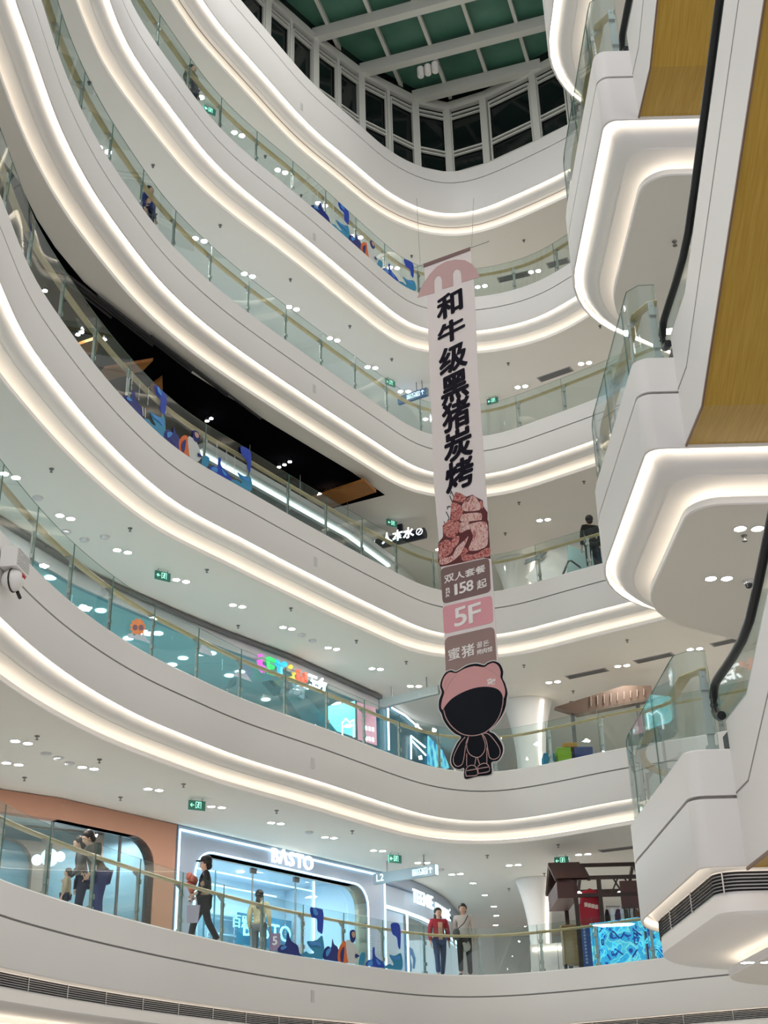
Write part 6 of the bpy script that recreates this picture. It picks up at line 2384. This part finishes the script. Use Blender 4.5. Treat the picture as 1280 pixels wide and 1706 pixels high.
# coloured foam cubes of the second gallery
CUBES = [((905, 1254), (926, 1270), (0.01, .20, .36), 'teal'), ((927, 1245), (954, 1266), (.22, .42, .02), 'lime green'), ((937, 1237), (964, 1247), (.42, .22, .02), 'orange'), ((956, 1244), (990, 1261), (.02, .04, .17), 'navy blue')]
for i, (a, b, c, nm) in enumerate(CUBES):
    Y = 33.4
    A, B = at_y(*a, Y), at_y(*b, Y)
    w = max(.3, abs(B.x - A.x))
    top_ = A.z
    z0 = Z3 + .002 if nm != 'orange' else top_ - .34
    if nm == 'orange':
        z0 = at_y(940, 1245, Y).z + .012
    yc = Y + .35
    lab = {'teal': 'teal foam cube seat at the left of the colourful cluster', 'lime green': 'lime green foam cube seat in the middle of the colourful cluster', 'orange': 'orange foam cube seat on top of the colourful cluster', 'navy blue': 'navy blue foam cube seat at the right of the colourful cluster'}[nm]
    t = thing('foam_cube', Vector(((A.x + B.x) / 2, yc, z0)), lab, 'cube seat', 'foam cubes')
    x0, x1 = min(A.x, B.x) + .01, max(A.x, B.x) - .01
    mb = MB().abox((x0, Y, z0), (x1, Y + .6, top_))
    o = mb.build('cube_body', mat('foam_' + nm.replace(' ', '_'), c, .7), t)
    bv = o.modifiers.new('bevel', 'BEVEL')
    bv.width = .03
    bv.segments = 2
    pi = MB()
    for yy in (Y - .004, Y + .604):
        pi.tube([Vector((x0 + .03, yy, top_ - .04)), Vector((x1 - .03, yy, top_ - .04))], .006, 5)
    pi.build('piping', mat('foam_' + nm.replace(' ', '_'), c), t)

# third gallery, right: glazed escalator hood seen through the railing
gh = thing('glazed_lift_lobby', Vector((7.2, 36.5, ZL[4])), 'angular aqua glass enclosure behind the person in black, third gallery', 'glass enclosure')
AQ = mat('aqua_glass_wall', (0.28, 0.42, 0.42), .25)
zz = ZL[4] + .01
q1, q2, q3 = at_y(932, 945, 35.5), at_y(947, 908, 35.5), at_y(985, 935, 35.5)
MB().prism([Vector((q1.x, 35.5, zz)), Vector((q3.x + .6, 35.5, zz)), Vector((q3.x + .6, 35.5, q3.z)), Vector((q2.x, 35.5, q2.z))], [], (0, 1, 0), .05).build('glass_wall', AQ, gh)
MB().tube([at_y(938, 958, 35.2), at_y(947, 935, 35.2), at_y(952, 934, 35.2), at_y(968, 946, 35.2)], .03, 8).build('handrail_loop', BLACKRUB, gh, smooth=True)
MB().prism([at_y(*p, 36.5) for p in [(905, 985), (875, 962), (915, 918), (960, 895), (990, 905), (990, 985)]], [], (0, 1, 0), .05).build('white_side', WHITE, gh)
MB().prism([at_y(*p, 36.3) for p in [(874, 940), (876, 932), (912, 919), (905, 928)]], [], (0, 1, 0), .05).build('dark_opening', mat('dark_opening', (.04, .06, .065), .4), gh)
# second gallery: dark slatted display behind the landing glass
dq0, dq1 = at_y(930, 1177, 34.4), at_y(1085, 1142, 34.4)
db = thing('slatted_canopy', Vector(((dq0.x + dq1.x) / 2, 34.4, Z3)), 'brown slatted canopy with a dark lit counter deep in the second gallery', 'canopy')
x0, x1 = dq0.x, dq1.x
MB().prism([at_y(*p, 34.4) for p in [(925, 1178), (1040, 1142), (1085, 1142), (1090, 1165), (965, 1190)]], [], (0, 1, 0), .3).build('canopy_body', mat('brown_slats', (.16, .105, .075), .6), db)
for k in range(9):
    a, b = at_y(985 + k * 11, 1160 - k * 1.6, 34.37), at_y(985 + k * 11, 1176 - k * 2.2, 34.37)
    MB().bar(a, b, .03, .02, up=(0, 1, 0)).build('slat', mat('pale_slats', (.34, .25, .2), .6), db)
for x in (x0 + .4, x1 - .4):
    MB().bar((x, 34.55, Z3 + .005), (x, 34.55, at_y(1000, 1165, 34.4).z), .1, .1, up=(1, 0, 0)).build('post', DARKGREY, db)
# water-cannon unit on the second gallery fascia, left edge
pq = at_z(14, 950, Z3 - .35)
e2 = Edge(3, -.02)
bi = min(range(len(e2.p)), key=lambda i: (e2.p[i] - Vector((pq.x, pq.y))).length)
pb = e2.p[bi]
dv = (e2.p[bi + 1] - e2.p[bi]).normalized()
nv_ = Vector((-dv.y, dv.x)).to_3d()
d3 = dv.to_3d()
f3 = Front((pb.x - dv.x, pb.y - dv.y), (pb.x + dv.x, pb.y + dv.y), Z3)
wc = thing('fire_monitor', Vector((pb.x, pb.y, Z3 - .5)), 'white ribbed fire monitor with a round dark-ringed head on the fascia at the left edge', 'fire monitor')
c = f3.px(10, 938)
hb_ = MB()
hb_.box(c + f3.n * .14, f3.d * .24, f3.n * .13, UZ * .16)
hb_.build('housing', WHITE, wc)
for k in range(6):
    MB().box(c + f3.n * .275 + UZ * (.12 - k * .045), f3.d * .235, f3.n * .006, UZ * .008).build('rib', LIGHTGREY, wc)
c2 = f3.px(4, 968) + f3.n * .16
mb = MB()
mb.lathe(c2, [(max(.001, math.sin(PI * i / 10)) * .17, -math.cos(PI * i / 10) * .17) for i in range(11)], 20)
mb.build('round_head', WHITE, wc, smooth=True)
MB().tube([c2 + f3.d * (.175 * math.cos(t)) + UZ * (.175 * math.sin(t)) for t in [2 * PI * k / 24 for k in range(24)]], .014, 6, closed=True).build('dark_ring', BLACKRUB, wc)
MB().tube([c2 + f3.d * .10 - UZ * .15 + f3.n * .05, c2 + f3.d * .22 - UZ * .20 + f3.n * .05], .028, 8).build('nozzle', BLACKRUB, wc)
mb = MB()
for a, b in (((-.06, .06), (-.03, .0)), ((-.03, .0), (.0, .06)), ((.0, .06), (.03, .0)), ((.03, 0), (.06, .06))):
    mb.bar(c2 + f3.n * .168 + f3.d * a[0] + UZ * (a[1] + .02), c2 + f3.n * .168 + f3.d * b[0] + UZ * (b[1] + .02), .014, .012, up=f3.n)
mb.build('red_mark', mat('red_mark', (.5, .03, .03), .5), wc)
# small grey access plates on the fascias
for i, (lv, px, py) in enumerate([(2, 521, 1660), (3, 521, 1272), (4, 526, 936), (5, 524, 648), (6, 524, 395), (7, 503, 178)]):
    zz = ZL[lv] - (.75 if lv != 2 else .72)
    pq = at_z(px, py, zz)
    ee = Edge(lv, -.004)
    hi = ee.find_px(700)
    t_ = ee.find_px(px, 0, hi)
    p_, d_, n_ = ee.at(t_)
    c = at_plane(px, py, Vector((p_.x, p_.y, zz)), n_.to_3d())
    o = MB().box(c - n_.to_3d() * .003, d_.to_3d() * .055, n_.to_3d() * .003, UZ * .12).build('access_plate', mat('plate_grey', (.62, .61, .58), .4))
    tag(o, 'small pale access plate on the fascia of the %s gallery' % TIER[lv], 'access plate', 'fascia access plates')
# security camera under the second landing
p = at_z(1247, 968, CEILZ[3] - .002)
t = thing('dome_camera', p, 'small dark camera under the second landing beside the escalator handrail', 'camera')
MB().lathe(p + Vector((0, 0, -.05)), [(.07, 0), (.075, .05)], 14).build('mount', LIGHTGREY, t)
MB().lathe(p + Vector((0, 0, -.11)), [(.005, 0), (.04, .015), (.05, .06)], 14).build('lens_dome', BLACKRUB, t, smooth=True)
for (px, py, lv, lab) in ((1240, 892, 3, 'sprinkler head between the twin downlights under the second landing'), (1124, 402, 4, 'sprinkler head under the third landing')):
    p = at_z(px, py, CEILZ[lv] - .001)
    t = thing('sprinkler', p, lab, 'sprinkler', 'landing sprinklers')
    MB().lathe(p + Vector((0, 0, -0.02)), [(0.04, 0.02), (0.03, 0.0)], 10).build('escutcheon', FIT, t)
    MB().lathe(p + Vector((0, 0, -0.08)), [(0.035, 0), (0.035, 0.01), (0.01, 0.018), (0.012, 0.065)], 10).build('deflector', FIT, t)
